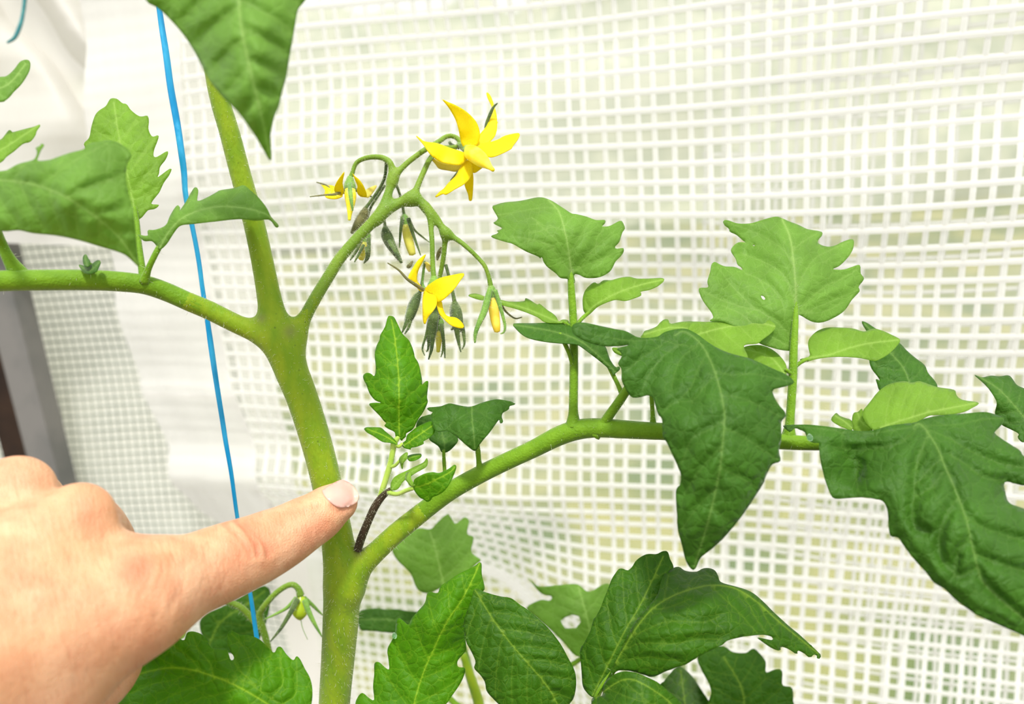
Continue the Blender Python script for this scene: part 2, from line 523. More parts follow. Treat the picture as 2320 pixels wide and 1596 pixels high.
M['twine_teal'] = simple_mat('teal_twine', srgb(50, 120, 125), 0.5, col2=srgb(70, 140, 140), scale=300)
M['metal'] = simple_mat('weathered_galvanised_steel', srgb(104, 105, 102), 0.7, col2=srgb(126, 124, 120), scale=25, bump=0.2, bscale=80)
M['rust'] = simple_mat('dark_brown_timber', srgb(52, 36, 24), 0.8, col2=srgb(34, 24, 18), scale=40, bump=0.4, bscale=120)
M['soil'] = simple_mat('dark_soil', srgb(98, 80, 62), 0.95, col2=srgb(66, 52, 40), scale=25, bump=0.8, bscale=60)
M['grass'] = simple_mat('meadow_grass', srgb(74, 96, 46), 0.9, col2=srgb(146, 144, 86), scale=3.2, bump=0.8, bscale=40)
M['hedge'] = simple_mat('hedge_leaves', srgb(150, 160, 132), 0.85, col2=srgb(190, 192, 166), scale=6.0, bump=1.0, bscale=30)
# ------------------------------------------------------------------ leaf blades
def leaflet(name, parent, outline, ctrl, mid, mat, s=7.0, lat=None, lat_ang=48, pucker=0.8, side=1, wave=0.7, holes=(),
            veins=(), wm=5.0, thick=0.28, round_=3, auto=True):
    """A blade with its own depth, curvature, veins and thickness.
    outline / mid: where the edge and the midrib lie; ctrl: (px, py, depth mm) places the surface passes through."""
    out = catmull(outline, round_, True) if round_ > 1 else np.array(outline)
    out = resample(out, s * 0.8, True)
    cen = np.array([(c[0], c[1]) for c in ctrl])
    tps = TPS(ctrl)
    vl = []                                  # (polyline, order)
    midp = resample(catmull(mid, 5), s * 0.9)
    inside_mid = midp[in_poly(midp, out)]
    oa, ob = out, np.roll(out, -1, axis=0)
    if len(inside_mid) > 2:
        dd = seg_dist(inside_mid, oa, ob)
        inside_mid = inside_mid[dd > 1.2]
    if len(inside_mid) > 2:
        vl.append((inside_mid, 0))
    if auto and len(inside_mid) > 4:
        Lm = np.linalg.norm(np.diff(inside_mid, axis=0), axis=1).sum()
        n = lat if lat else int(np.clip(Lm / 48, 4, 9))
        for i in range(n):
            for sd in (-1, 1):
                t = (i + 0.35 + (0.25 if sd > 0 else 0.0)) / (n + 0.6)
                k = min(len(inside_mid) - 2, max(1, int(t * (len(inside_mid) - 1))))
                tg = inside_mid[k + 1] - inside_mid[k - 1]
                a0 = math.atan2(tg[1], tg[0])
                ang = sd * math.radians(lat_ang + 18 * (1 - t))
                p = inside_mid[k].copy(); path = []
                for st in range(160):
                    p = p + s * 0.9 * np.array((math.cos(a0 + ang), math.sin(a0 + ang)))
                    ang *= 0.985
                    if not in_poly(p[None], out)[0] or seg_dist(p[None], oa, ob)[0] < s * 0.8: break
                    path.append(p.copy())
                if len(path) > 2: vl.append((np.array(path), 1))
    for v in veins:
        q = resample(catmull(v, 4), s * 0.9)
        q = q[in_poly(q, out)]
        if len(q) > 2:
            q = q[seg_dist(q, oa, ob) > 1.2]
        if len(q) > 2: vl.append((q, 1))
    V = [out]; E = [(i, (i + 1) % len(out)) for i in range(len(out))]
    n0 = len(out)
    for q, o in vl:
        V.append(q); E += [(n0 + i, n0 + i + 1) for i in range(len(q) - 1)]; n0 += len(q)
    hp = []
    for h in holes:
        hpoly = resample(np.array(h, float), s * 0.6, True)
        V.append(hpoly); m = len(hpoly)
        E += [(n0 + i, n0 + (i + 1) % m) for i in range(m)]; n0 += m
        hp.append(hpoly)
    base = np.vstack(V)
    lo, hi = out.min(0), out.max(0)
    gx = np.arange(lo[0], hi[0], s); gy = np.arange(lo[1], hi[1], s * 0.866)
    g = np.array([(x + (s / 2 if j % 2 else 0), y) for j, y in enumerate(gy) for x in gx])
    g = g + RNG.uniform(-0.18, 0.18, g.shape) * s
    g = g[in_poly(g, out)]
    if len(g):
        ea = np.array([base[a] for a, b in E]); eb = np.array([base[b] for a, b in E])
        g = g[seg_dist(g, ea, eb) > s * 0.55]
    allv = np.vstack([base, g])
    r = delaunay_2d_cdt([Vector(p) for p in allv], E, [], 0, 1e-4)
    v2 = np.array([(p[0], p[1]) for p in r[0]])
    tri = np.array([f for f in r[2] if len(f) == 3])
    c = v2[tri].mean(1)
    keep = in_poly(c, out)
    for h in hp: keep &= ~in_poly(c, h)
    tri = tri[keep]
    used = np.unique(tri); rm = np.full(len(v2), -1); rm[used] = np.arange(len(used))
    v2 = v2[used]; tri = rm[tri]
    a_ = v2[tri[:, 1]] - v2[tri[:, 0]]; b_ = v2[tri[:, 2]] - v2[tri[:, 0]]
    fl = (a_[:, 0] * b_[:, 1] - a_[:, 1] * b_[:, 0]) > 0
    tri[fl] = tri[fl][:, ::-1]
    dep = tps(v2)
    dmin, dmax = min(c[2] for c in ctrl) - 14, max(c[2] for c in ctrl) + 14
    dep = np.clip(dep, dmin, dmax)
    vein = np.zeros(len(v2)); dv = np.full(len(v2), 1e3)
    for q, o in vl:
        d = seg_dist(v2, q[:-1], q[1:])
        w = wm if o == 0 else wm * 0.6
        vein = np.maximum(vein, (1.0 if o == 0 else 0.72) * np.exp(-(d / w) ** 2))
        dv = np.minimum(dv, d)
    if vl and pucker:
        de = seg_dist(v2, oa, ob)
        dep = dep - side * pucker * (1 - np.exp(-(dv / 13.0) ** 2)) * np.clip(de / 25.0, 0.25, 1)
    if wave:
        ph = RNG.uniform(0, 50)
        dep = dep + wave * np.array([noise.noise((x / 55.0 + ph, y / 55.0, ph)) for x, y in v2])
    w3 = to_world(np.stack([(v2[:, 0] - 1160) / F * dep, (798 - v2[:, 1]) / F * dep, -dep], axis=1))
    o = new_mesh(name, w3, tri, mat, parent)
    attr(o, 'vein', vein)
    uvl = o.data.uv_layers.new(name='UVMap')
    d0 = float(np.mean([c[2] for c in ctrl]))
    uv = v2 * d0 / F / 10.0
    li = np.empty(len(o.data.loops), np.int32); o.data.loops.foreach_get('vertex_index', li)
    uvl.data.foreach_set('uv', uv[li].astype(np.float32).ravel())
    if thick:
        md = o.modifiers.new('thickness', 'SOLIDIFY'); md.thickness = thick * 0.001; md.offset = -1.0; md.use_rim = True
    return o

# ------------------------------------------------------------------ setting: ground, film walls, post
def box(name, lo, hi, mat, parent=None):
    x0, y0, z0 = lo; x1, y1, z1 = hi
    v = [(x0, y0, z0), (x1, y0, z0), (x1, y1, z0), (x0, y1, z0), (x0, y0, z1), (x1, y0, z1), (x1, y1, z1), (x0, y1, z1)]
    f = [(0, 3, 2, 1), (4, 5, 6, 7), (0, 1, 5, 4), (1, 2, 6, 5), (2, 3, 7, 6), (3, 0, 4, 7)]
    return new_mesh(name, v, f, mat, parent, smooth=False)

YAW = math.radians(16.6)
WU = np.array((math.cos(YAW), -math.sin(YAW), 0.0))       # along the wall, to the right (nearer)
WN = np.array((math.sin(YAW), math.cos(YAW), 0.0))        # outwards through the wall
WC = np.array(at(1160, 798, 430))
ORI = np.array((0, 0, CAM_Z))

def wall_uv(px, py):
    """mm along the wall and mm above its centre of the place seen at px, py"""
    d = np.array(at(px, py, 1000)) - ORI
    t = (WC - ORI).dot(WN) / d.dot(WN)
    p = ORI + d * t - WC
    return p.dot(WU) * 1000, p[2] * 1000

def sstep(a, b, x):
    t = np.clip((x - a) / (b - a), 0, 1)
    return t * t * (3 - 2 * t)

def billow(u, v):
    """how far the loose film hangs in or out (mm, outwards positive)"""
    u = np.asarray(u, float); v = np.asarray(v, float)
    d = 2.6 * np.sin(v / 21.0 + u / 160.0 + 0.4) + 1.6 * np.sin(v / 11.5 - u / 90.0) + 2.0 * np.sin(u / 48.0 + v / 120.0)
    left = 1 - sstep(-60, 60, u)
    d = d + left * 0.75 * np.maximum(0, -100 - v) - left * 9.0 * np.exp(-((v + 88) / 13.0) ** 2)
    d = d + (1 - left) * 3.0 * np.sin(v / 33.0 + 1.0) + 2.5 * left * np.sin(v / 40.0 + 2.0)
    return d

def wall_pt(u, v, off=0.0):
    u = np.asarray(u, float); v = np.asarray(v, float)
    vv = np.maximum(v, -600)
    d = np.minimum(billow(u, vv), 70) + off
    return WC[None] + (np.outer(u, WU) + np.outer(d, WN)) * 0.001 + np.outer(v, (0, 0, 1)) * 0.001

# left end of the clear grid: a welded hem running up the film
hem_r = [wall_uv(x, y) for x, y in ((380, -150), (393, 60), (421, 400), (460, 640), (503, 850), (533, 910), (585, 1085), (620, 1250), (690, 1600))]
hem_l = [wall_uv(x, y) for x, y in ((150, -150), (186, 100), (220, 400), (262, 690), (330, 890), (385, 1000), (440, 1200), (480, 1350), (560, 1600))]
hem_r.sort(key=lambda p: p[1]); hem_l.sort(key=lambda p: p[1])
V_LO, V_HI = -WC[2] * 1000, 520.0
def hem(v, tab):
    return np.interp(v, [p[1] for p in tab], [p[0] for p in tab])

floor = new_mesh('floor', [(-3, -2.5, 0), (3, -2.5, 0), (3, 0.55, 0), (-3, 1.6, 0)], [(0, 1, 2, 3)], M['soil'], smooth=False)
tag(floor, kind='structure')

def outdoors():
    n = 60
    V, Fc = [], []
    for j in range(n + 1):
        for i in range(n + 1):
            x = -9 + 18 * i / n; y = 0.4 + 14 * (j / n) ** 1.4
            z = -0.03 + 0.05 * noise.noise((x * 1.3, y * 1.3, 0)) + 0.09 * max(0, y - 2.0)
            V.append((x, y - 0.22 * x * (1 - j / n), z))
    for j in range(n):
        for i in range(n):
            a = j * (n + 1) + i
            Fc.append((a, a + 1, a + n + 2, a + n + 1))
    tag(new_mesh('ground', V, Fc, M['grass']), kind='structure')
    V, Fc = [], []
    m, kk = 90, 22
    for i in range(m + 1):
        for j in range(kk + 1):
            a = math.pi * j / kk
            x = -9 + 18 * i / m
            h = 1.7 + 0.35 * noise.noise((x * 0.8, 3.1, 0))
            r = 1 + 0.22 * noise.noise((x * 2.2, math.cos(a) * 2, math.sin(a) * 2)) + 0.1 * noise.noise((x * 7, a * 5, 1))
            V.append((x, 6.5 - 1.0 * math.cos(a) * r, 0.30 + h * math.sin(a) * r))
    for i in range(m):
        for j in range(kk):
            a = i * (kk + 1) + j
            Fc.append((a, a + kk + 1, a + kk + 2, a + 1))
    h = new_mesh('hedge', V, Fc, M['hedge'])
    tag(h, 'pale green hedge blurred behind the clear grid film', 'hedge', kind='stuff')
outdoors()

def ribbon(center_pts, across, outw, w, t):
    """flat strand along center_pts; w wide, t thick (m)"""
    c = np.asarray(center_pts); m = len(c)
    V = np.concatenate([np.stack([c - across * w / 2, c - outw * t, c + across * w / 2, c + outw * t], axis=1).reshape(-1, 3)])
    Fc = []
    for i in range(m - 1):
        for s in range(4):
            a, b = i * 4 + s, i * 4 + (s + 1) % 4
            Fc.append((a, b, b + 4, a + 4))
    Fc += [(3, 2, 1, 0), (m * 4 - 4, m * 4 - 3, m * 4 - 2, m * 4 - 1)]
    return V, Fc

def grid_wall():
    root = empty('wall_back', tuple(WC + np.array((0, 0, V_LO / 1000))))
    tag(root, kind='structure')
    # the sheet between the strands
    us = np.linspace(0, 1, 90); vs = np.concatenate([np.linspace(V_LO, -300, 12)[:-1], np.linspace(-300, V_HI, 160)])
    V = []
    for v in vs:
        u0 = hem(v, hem_r)
        V.append(wall_pt(u0 + (520 - u0) * us, np.full(90, v)))
    V = np.vstack(V)
    Fc = [(j * 90 + i, j * 90 + i + 1, (j + 1) * 90 + i + 1, (j + 1) * 90 + i) for j in range(len(vs) - 1) for i in range(89)]
    new_mesh('film', V, Fc, M['film'], root)
    P9 = 9.0
    across_u, across_v = WU, np.array((0, 0, 1.0))
    # upright strands
    u = -340.0
    k = 0
    while u < 420:
        lo = -330.0
        vv = np.linspace(-330, V_HI, 150)
        ok = vv[u > hem(vv, hem_r) + 2]
        if len(ok) > 3:
            jit = 0.7 * math.sin(u * 0.37)
            un = u + jit + 1.6 * np.sin(ok / 60.0 + u / 70.0)
            Vr, Fr = ribbon(wall_pt(un, ok, -0.2), across_u, WN, 0.0027, 0.0002)
            new_mesh('strand', Vr, Fr, M['strand'], root, smooth=False)
        u += P9; k += 1
    # level strands
    v = -330.0
    rest = Soup()
    while v < 330:
        u0 = float(hem(v, hem_r))
        uu = np.linspace(u0, 430, 110)
        vn = v + 0.8 * math.sin(v * 0.53) + 1.3 * np.sin(uu / 50.0 + v / 45.0)
        Vr, Fr = ribbon(wall_pt(uu, vn, -0.35), across_v, WN, 0.0032, 0.0002)
        new_mesh('strand', Vr, Fr, M['strand'], root, smooth=False)
        v += P9
    # strands of the lower, unseen reach joined
    for v in np.arange(V_LO + 10, -335, 27.0):
        u0 = float(hem(v, hem_r)); uu = np.linspace(u0, 430, 20)
        rest.add(*ribbon(wall_pt(uu, np.full(20, v), -1.0), across_v, WN, 0.0025, 0.0004))
    tag(rest.build('lower_strands', M['strand'], root), kind='stuff')
    # second, outer layer of the same mesh, seen doubled towards the right
    o2 = Soup()
    for u in np.arange(105, 430, P9):
        vv = np.linspace(-330, V_HI, 60)
        o2.add(*ribbon(wall_pt(u + 2 * np.sin(vv / 80.0), vv, 26 + 5 * math.sin(u / 60)), across_u, WN, 0.0022, 0.0004))
    for v in np.arange(-330, 330, P9 * 2):
        uu = np.linspace(105, 430, 50)
        o2.add(*ribbon(wall_pt(uu, v + 2.5 * np.sin(uu / 40.0), 26 + 5 * np.sin(uu / 60)), across_v, WN, 0.0022, 0.0004))
    tag(o2.build('outer_strands', M['strand'], root), kind='stuff')
    # hem: the doubled, welded strip at the left end of the grid
    for a, b, off, nm in ((-34.0, V_HI, -2.5, 'hem_strip'), (V_LO, -31.0, -4.5, 'hem_strip')):
        vs = np.linspace(a, b, 120); m = 24
        V = []
        for v in vs:
            u0, u1 = hem(v, hem_l), hem(v, hem_r) + 5.0
            uu = np.linspace(u0, u1, m)
            t = np.linspace(0, 1, m)
            fold = 1.1 * np.sin(t * 16 + v / 30.0) * 0.5 + 0.7 * np.sin(v / 9.0) * 0.4
            lip = 5.0 * math.exp(-((v + 31) / 7.0) ** 2) if b > 0 else 3.0 * math.exp(-((v + 33) / 4.0) ** 2)
            V.append(wall_pt(uu, np.full(m, v), 0) + np.outer(off + fold - lip * 0.5, WN) * 0.001)
        V = np.vstack(V)
        Fc = [(j * m + i, j * m + i + 1, (j + 1) * m + i + 1, (j + 1) * m + i) for j in range(len(vs) - 1) for i in range(m - 1)]
        new_mesh(nm, V, Fc, M['film_white'], root)
    return root
wall_back = grid_wall()

def far_wall():
    """the next bay's film, further off to the left, its strands showing dark"""
    c = np.array(at(250, 1000, 605))
    yaw = math.radians(-14)
    U = np.array((math.cos(yaw), math.sin(-yaw) * -1, 0.0)); Nn = np.array((-U[1], U[0], 0.0))
    root = empty('wall_left', (c[0], c[1], 0))
    tag(root, kind='structure')
    def P(u, v, off=0.0):
        u = np.asarray(u, float); v = np.asarray(v, float)
        d = 4 * np.sin(u / 45.0 + v / 150.0) + 3 * np.sin(v / 40.0 + u / 70.0) + off
        return c[None] + (np.outer(u, U) + np.outer(d, Nn)) * 0.001 + np.outer(v, (0, 0, 1)) * 0.001
    lo = -c[2] * 1000
    us = np.linspace(-420, 160, 60); vs = np.linspace(lo, 420, 120)
    V = np.vstack([P(us, np.full(60, v)) for v in vs])
    Fc = [(j * 60 + i, j * 60 + i + 1, (j + 1) * 60 + i + 1, (j + 1) * 60 + i) for j in range(119) for i in range(59)]
    new_mesh('film', V, Fc, M['film_far'], root)
    for u in np.arange(-290, 130, 6.8):
        vv = np.linspace(-215, 230, 60)
        new_mesh('strand', *ribbon(P(u + 1.5 * np.sin(vv / 50.0), vv, -1.2), U, Nn, 0.0007, 0.0003), M['strand_grey'], root, smooth=False)
    for v in np.arange(-215, 230, 6.8):
        uu = np.linspace(-290, 130, 60)
        new_mesh('strand', *ribbon(P(uu, v + 2.0 * np.sin(uu / 60.0), -1.6), np.array((0, 0, 1.0)), Nn, 0.0010, 0.0003), M['strand_grey'], root, smooth=False)
far_wall()

def post():
    """upright steel post on the left with a dark timber behind it"""
    b = np.array(at(62, 880, 560))
    root = empty('greenhouse_post', (b[0], b[1], 0))
    tag(root, 'weathered grey steel post with dark brown timber behind, beside white film', 'post')
    yaw = Matrix.Rotation(math.radians(-12), 4, 'Z')
    z1 = float(at(10, 520, 560)[2])
    fr = box('steel_face', (-0.012, -0.004, 0), (0.012, 0.012, z1 + 0.015), M['metal'], None)
    tb = box('timber', (-0.036, -0.002, 0), (-0.0125, 0.018, z1 + 0.015), M['rust'], None)
    for o in (fr, tb):
        o.data.transform(Matrix.Translation((b[0], b[1], 0)) @ yaw)
        o.parent = root; o.matrix_parent_inverse = root.matrix_world.inverted()
post()

def flap():
    """white film sheet pulled down over the head of the post; a slack fold runs across it"""
    out = []
    nu, nv = 60, 90
    V = []
    for j in range(nv):
        tv = j / (nv - 1)
        py = -220 + tv * (560 + 220)
        x1 = np.interp(py, (-220, 100, 400, 560), (165, 200, 232, 250))
        for i in range(nu):
            tu = i / (nu - 1)
            px = -420 + tu * (x1 + 420)
            yy = py + (1 - tu) * -25 * tv
            s = (px - 60) * 0.79 - (yy - 30) * 0.61
            d = 516 + 26 * math.exp(-((s) / 34.0) ** 2) - 26 * math.exp(-((s - 70) / 40.0) ** 2)
            d += 4 * math.sin(px / 40.0 + yy / 130.0) + 2 * math.sin(yy / 26.0) + 14 * max(0, (px - 150) / 100.0) ** 2
            V.append(at(px, yy, d))
    Fc = [(j * nu + i, (j + 1) * nu + i, (j + 1) * nu + i + 1, j * nu + i + 1) for j in range(nv - 1) for i in range(nu - 1)]
    o = new_mesh('film_flap', V, Fc, M['film_slack'])
    tag(o, 'slack white plastic film with a soft grey fold, hanging over the post top', 'plastic sheet')
flap()
# ------------------------------------------------------------------ tomato plant
stem_bottom = np.array(at(757, 1640, 254))
BASE = (stem_bottom[0] + 0.01, stem_bottom[1] + 0.01, 0.0)
plant = empty('tomato_plant', BASE)
tag(plant, 'tall hairy tomato plant with thick yellow-green stem and yellow flowers, touched by the finger', 'plant')

STEM = [(400, -260, 214, 19), (452, -20, 222, 20), (492, 200, 227, 21.5), (520, 300, 229, 22.5), (545, 395, 231, 23), (574, 500, 233, 23.5),
        (596, 600, 235, 24.5), (611, 680, 236, 27), (626, 745, 237, 33), (652, 820, 238, 37), (684, 900, 239, 35), (716, 1000, 240, 34),
        (738, 1085, 241, 33.5), (758, 1180, 242, 34), (768, 1250, 243, 37), (774, 1310, 244, 40), (773, 1390, 246, 40.5), (766, 1490, 250, 37.5), (758, 1590, 253, 35), (756, 1680, 256, 35)]
LBR = [(626, 765, 237, 27), (580, 754, 236, 22), (527, 730, 234, 21.5), (475, 704, 232, 21.5), (425, 683, 229, 21.5), (375, 661, 227, 22),
       (325, 645, 224, 22.5), (265, 638, 221, 23.5), (200, 635, 218, 24), (100, 635, 214, 24.5), (0, 637, 210, 24.5), (-120, 645, 205, 24), (-240, 660, 200, 22)]
RBR = [(792, 1325, 243, 33), (812, 1295, 242, 27), (838, 1265, 241, 24), (897, 1209, 240, 23), (958, 1160, 240, 22), (1020, 1114, 239, 21.5), (1085, 1077, 239, 21),
       (1150, 1045, 238, 20.5), (1210, 1017, 237, 21), (1265, 989, 236, 23), (1310, 974, 235, 24), (1355, 970, 234, 23), (1410, 973, 232, 22), (1460, 976, 231, 21), (1550, 981, 229, 20),
       (1650, 990, 227, 19.5), (1730, 998, 226, 19), (1815, 1004, 224, 17.5), (1900, 1004, 222, 16), (1980, 992, 218, 13), (2040, 972, 215, 10)]
TR = [(655, 800, 238, 22), (676, 765, 239, 18), (690, 722, 240, 15), (718, 670, 241, 14), (745, 626, 242, 13.5), (770, 586, 243, 13), (805, 545, 244, 12.7), (840, 508, 245, 12.5),
      (868, 484, 246, 12.3), (892, 467, 247, 12), (916, 455, 248, 11.5), (937, 449, 248, 11)]

s = Solid(0.62, 6.0)
s.chain(STEM, sub=3)
s.chain(LBR[:5], k=6, sub=3)
s.chain(RBR[:5], k=6, sub=3)
s.chain(TR[:4], k=5, sub=3)
v, q = s.mesh()
v = s.smooth(v, q, 2)
vn = quad_normals(v, q)
pp = seen(v)
stain = np.zeros(len(v))
for x, y, r in ((657, 752, 15), (592, 722, 11), (812, 1252, 14)):
    stain = np.maximum(stain, np.exp(-((pp[:, 0] - x) ** 2 + (pp[:, 1] - y) ** 2) / r ** 2))
vw = to_world(v)
# long grooves give the stem its faint ribs
stem = new_mesh('main_stem', vw, q, None, plant)
attr(stem, 'stain', stain)
def stem_material():
    m = M['stem'].copy(); m.name = 'stem_green_with_purple_nodes'
    nt = m.node_tree; L = nt.links.new
    pr = next(n for n in nt.nodes if n.type == 'BSDF_PRINCIPLED')
    src = pr.inputs['Base Color'].links[0].from_socket
    a = N(nt, 'ShaderNodeAttribute', attribute_name='stain')
    tcn = next(n for n in nt.nodes if n.type == 'TEX_COORD')
    sp = N(nt, 'ShaderNodeTexVoronoi', i_Scale=420.0); L(tcn.outputs['Object'], sp.inputs['Vector'])
    r = N(nt, 'ShaderNodeMapRange'); r.inputs[1].default_value = 0.10; r.inputs[2].default_value = 0.16; r.inputs[3].default_value = 0.55; r.inputs[4].default_value = 0.0
    L(sp.outputs['Distance'], r.inputs[0])
    gate = N(nt, 'ShaderNodeTexNoise', i_Scale=130.0); L(tcn.outputs['Object'], gate.inputs['Vector'])
    g2 = N(nt, 'ShaderNodeMapRange'); g2.inputs[1].default_value = 0.52; g2.inputs[2].default_value = 0.6; L(gate.outputs[0], g2.inputs[0])
    mu = N(nt, 'ShaderNodeMath', operation='MULTIPLY'); L(r.outputs[0], mu.inputs[0]); L(g2.outputs[0], mu.inputs[1])
    c = mixc(nt, mu.outputs[0], src, srgb(62, 84, 20))
    m2 = N(nt, 'ShaderNodeMath', operation='MULTIPLY'); m2.inputs[1].default_value = 0.42; L(a.outputs['Fac'], m2.inputs[0])
    c = mixc(nt, m2.outputs[0], c, srgb(112, 96, 76))
    L(c, pr.inputs['Base Color'])
    return m
stem.data.materials.append(stem_material())
nwr = vn @ CAMN[:3, :3].T
for i in RNG.choice(len(vw), 2600, replace=False):
    HAIR.append((vw[i], nwr[i], 1.0))
# the unseen lower stem down to the soil
lo = Soup()
top = np.array(at(757, 1660, 255.5))
c = np.array([top, top * 0.55 + np.array(BASE) * 0.45 + (0.004, 0, 0), np.array(BASE) + (0, 0, -0.01)])
c = catmull(c, 6)
lo.tube_w(c, np.linspace(0.0053, 0.0075, len(c)), 14)
lo.build('lower_stem', M['stem'], plant)

up = Soup()
up.tube([(425, -150, 218, 19), (400, -262, 214, 18.5), (372, -420, 208, 16), (352, -600, 203, 13), (345, -800, 200, 9), (350, -900, 199, 4)], 16, 5, hair=0.1)
up.build('upper_stem', M['stem'], plant)
def leaf_part(rows, mat, lbl=None, name='leaf', hair=0.14):
    sp = Soup()
    for r_ in rows: sp.tube(r_, 14, 6, hair=hair, ribs=0.0)
    o = sp.build(name, mat, plant)
    if lbl: o['label'] = lbl
    return o

# ---- left leaf: stalk across the picture's left with its leaflets
leafL = leaf_part([
    [(r[0], r[1], r[2], r[3] * (0.97 if i else 0.8)) for i, r in enumerate(LBR)],
    [(45, 625, 213, 22), (22, 590, 211, 14), (0, 545, 209, 11), (-22, 480, 200, 9), (-40, 420, 190, 8)],
    [(325, 636, 224, 9), (319, 590, 226, 7.5), (313, 545, 229, 7), (309, 505, 232, 7), (305, 470, 234, 5)],
    [(326, 640, 222, 11), (336, 610, 221, 7), (350, 580, 221, 6.5), (362, 558, 222, 6), (374, 540, 223, 2)],
    [(-150, 650, 204, 12), (-110, 500, 205, 9), (-85, 400, 206, 8)],
    [(-130, 650, 203, 12), (-105, 400, 203, 9), (-85, 215, 204, 8)],
], M['rachis'])
leaflet('leaflet', leafL, np.vstack([pts('14,386 40,372'), pts('62,366 78,360 84,345 80,335 90,331 93,325 100,328 92,338 86,352 84,364 112,362 132,355 162,345 190,338 200,326 250,318 282,332 298,350 288,372 286,414 300,474 307,524 312,585 315,606 297,589 275,574 225,559 175,544 125,534 75,529 42,522 0,524 -60,505 -85,450 -60,400 0,388')]),
        [(-60, 440, 188), (0, 390, 186), (0, 520, 187), (150, 440, 176), (150, 345, 182), (150, 540, 184), (250, 318, 187), (290, 420, 183), (250, 500, 180), (315, 606, 188)],
        pts('-80,405 0,408 75,418 150,447 225,498 275,545 312,600'), M['leaf_soft'], s=8, lat=6, pucker=1.2, wave=1.5)
leaflet('leaflet', leafL, pts('250,224 265,224 277,234 287,236 297,250 317,264 334,262 337,275 336,292 345,310 359,306 355,322 349,337 347,352 355,356 380,342 375,360 362,377 360,392 357,402 387,381 383,396 372,411 365,425 360,436 342,461 360,464 350,473 335,476 322,491 309,499 300,495 265,460 240,430 210,385 194,337 190,325 202,312 207,287 215,262 225,250 240,240'),
        [(309, 499, 233), (290, 400, 236), (257, 224, 247), (200, 320, 241), (385, 385, 239), (335, 265, 246), (230, 420, 238), (355, 465, 236)],
        pts('309,500 298,440 282,370 268,300 258,232'), M['leaf_light'], s=6, lat=6, pucker=1.0,
        veins=[pts('290,400 320,350 350,312'), pts('275,330 300,290 330,268'), pts('300,440 340,400 375,365'), pts('302,455 345,430 380,390')])
leaflet('leaflet', leafL, pts('312,531 324,534 335,534 334,527 336,521 350,521 375,511 385,489 400,466 407,469 405,479 420,459 437,429 444,424 448,430 447,441 446,455 462,451 490,436 500,431 532,426 552,420 566,430 588,450 606,474 614,491 632,511 625,515 610,498 579,500 540,496 482,502 439,507 410,510 397,521 385,539 375,554 360,566 352,554 342,546 325,546'),
        [(360, 560, 221), (335, 530, 223), (400, 500, 219), (442, 428, 226), (480, 470, 216), (540, 425, 221), (540, 495, 214), (600, 480, 212), (632, 511, 214)],
        pts('362,562 385,522 420,490 480,470 540,470 600,484 628,510'), M['leaf_soft'], s=6, lat=5, pucker=0.8)
leaflet('leaflet', leafL, pts('-85,180 -40,178 0,174 15,172 32,157 45,140 60,135 67,140 66,157 57,175 45,192 30,207 22,217 10,227 0,230 -60,228 -90,210'),
        [(-85, 205, 205), (0, 200, 204), (60, 140, 207), (20, 215, 203), (10, 173, 206)], pts('-85,205 -20,203 20,190 58,145'), M['leaf_soft'], s=5.5, lat=5, pucker=0.7)
leaflet('leaflet', leafL, pts('-85,340 -30,325 0,317 10,307 21,294 27,299 31,299 57,292 77,287 91,282 82,295 79,305 67,320 50,325 30,342 12,355 0,367 -60,395 -90,385'),
        [(-85, 370, 206), (0, 340, 205), (88, 284, 208), (20, 350, 203), (25, 297, 208)], pts('-85,370 0,340 45,312 86,285'), M['leaf_light'], s=5.5, lat=5, pucker=0.7)

# tiny leaflet cluster on the upper side of the left stalk
tuft = leaf_part([[(205, 618, 215, 9), (204, 606, 214, 7), (204, 596, 214, 4)]], M['rachis'])
for ol, md in (('178,601 190,616 204,620 214,616 206,606 196,604 184,600', '206,614 190,608 180,602'), ('204,617 218,615 224,603 228,592 220,590 208,598 200,606', '204,614 216,604 226,593'), ('189,600 187,588 189,579 195,576 199,584 204,592 202,602 195,604', '198,602 194,590 194,578')):
    a = pts(ol); leaflet('leaflet', tuft, a, [(a[:, 0].min(), a[:, 1].mean(), 212), (a[:, 0].max(), a[:, 1].mean(), 211), (a[:, 0].mean(), a[:, 1].min(), 215)], pts(md), M['leaf_mid'], s=4, auto=False, pucker=0.2, wave=0.2)

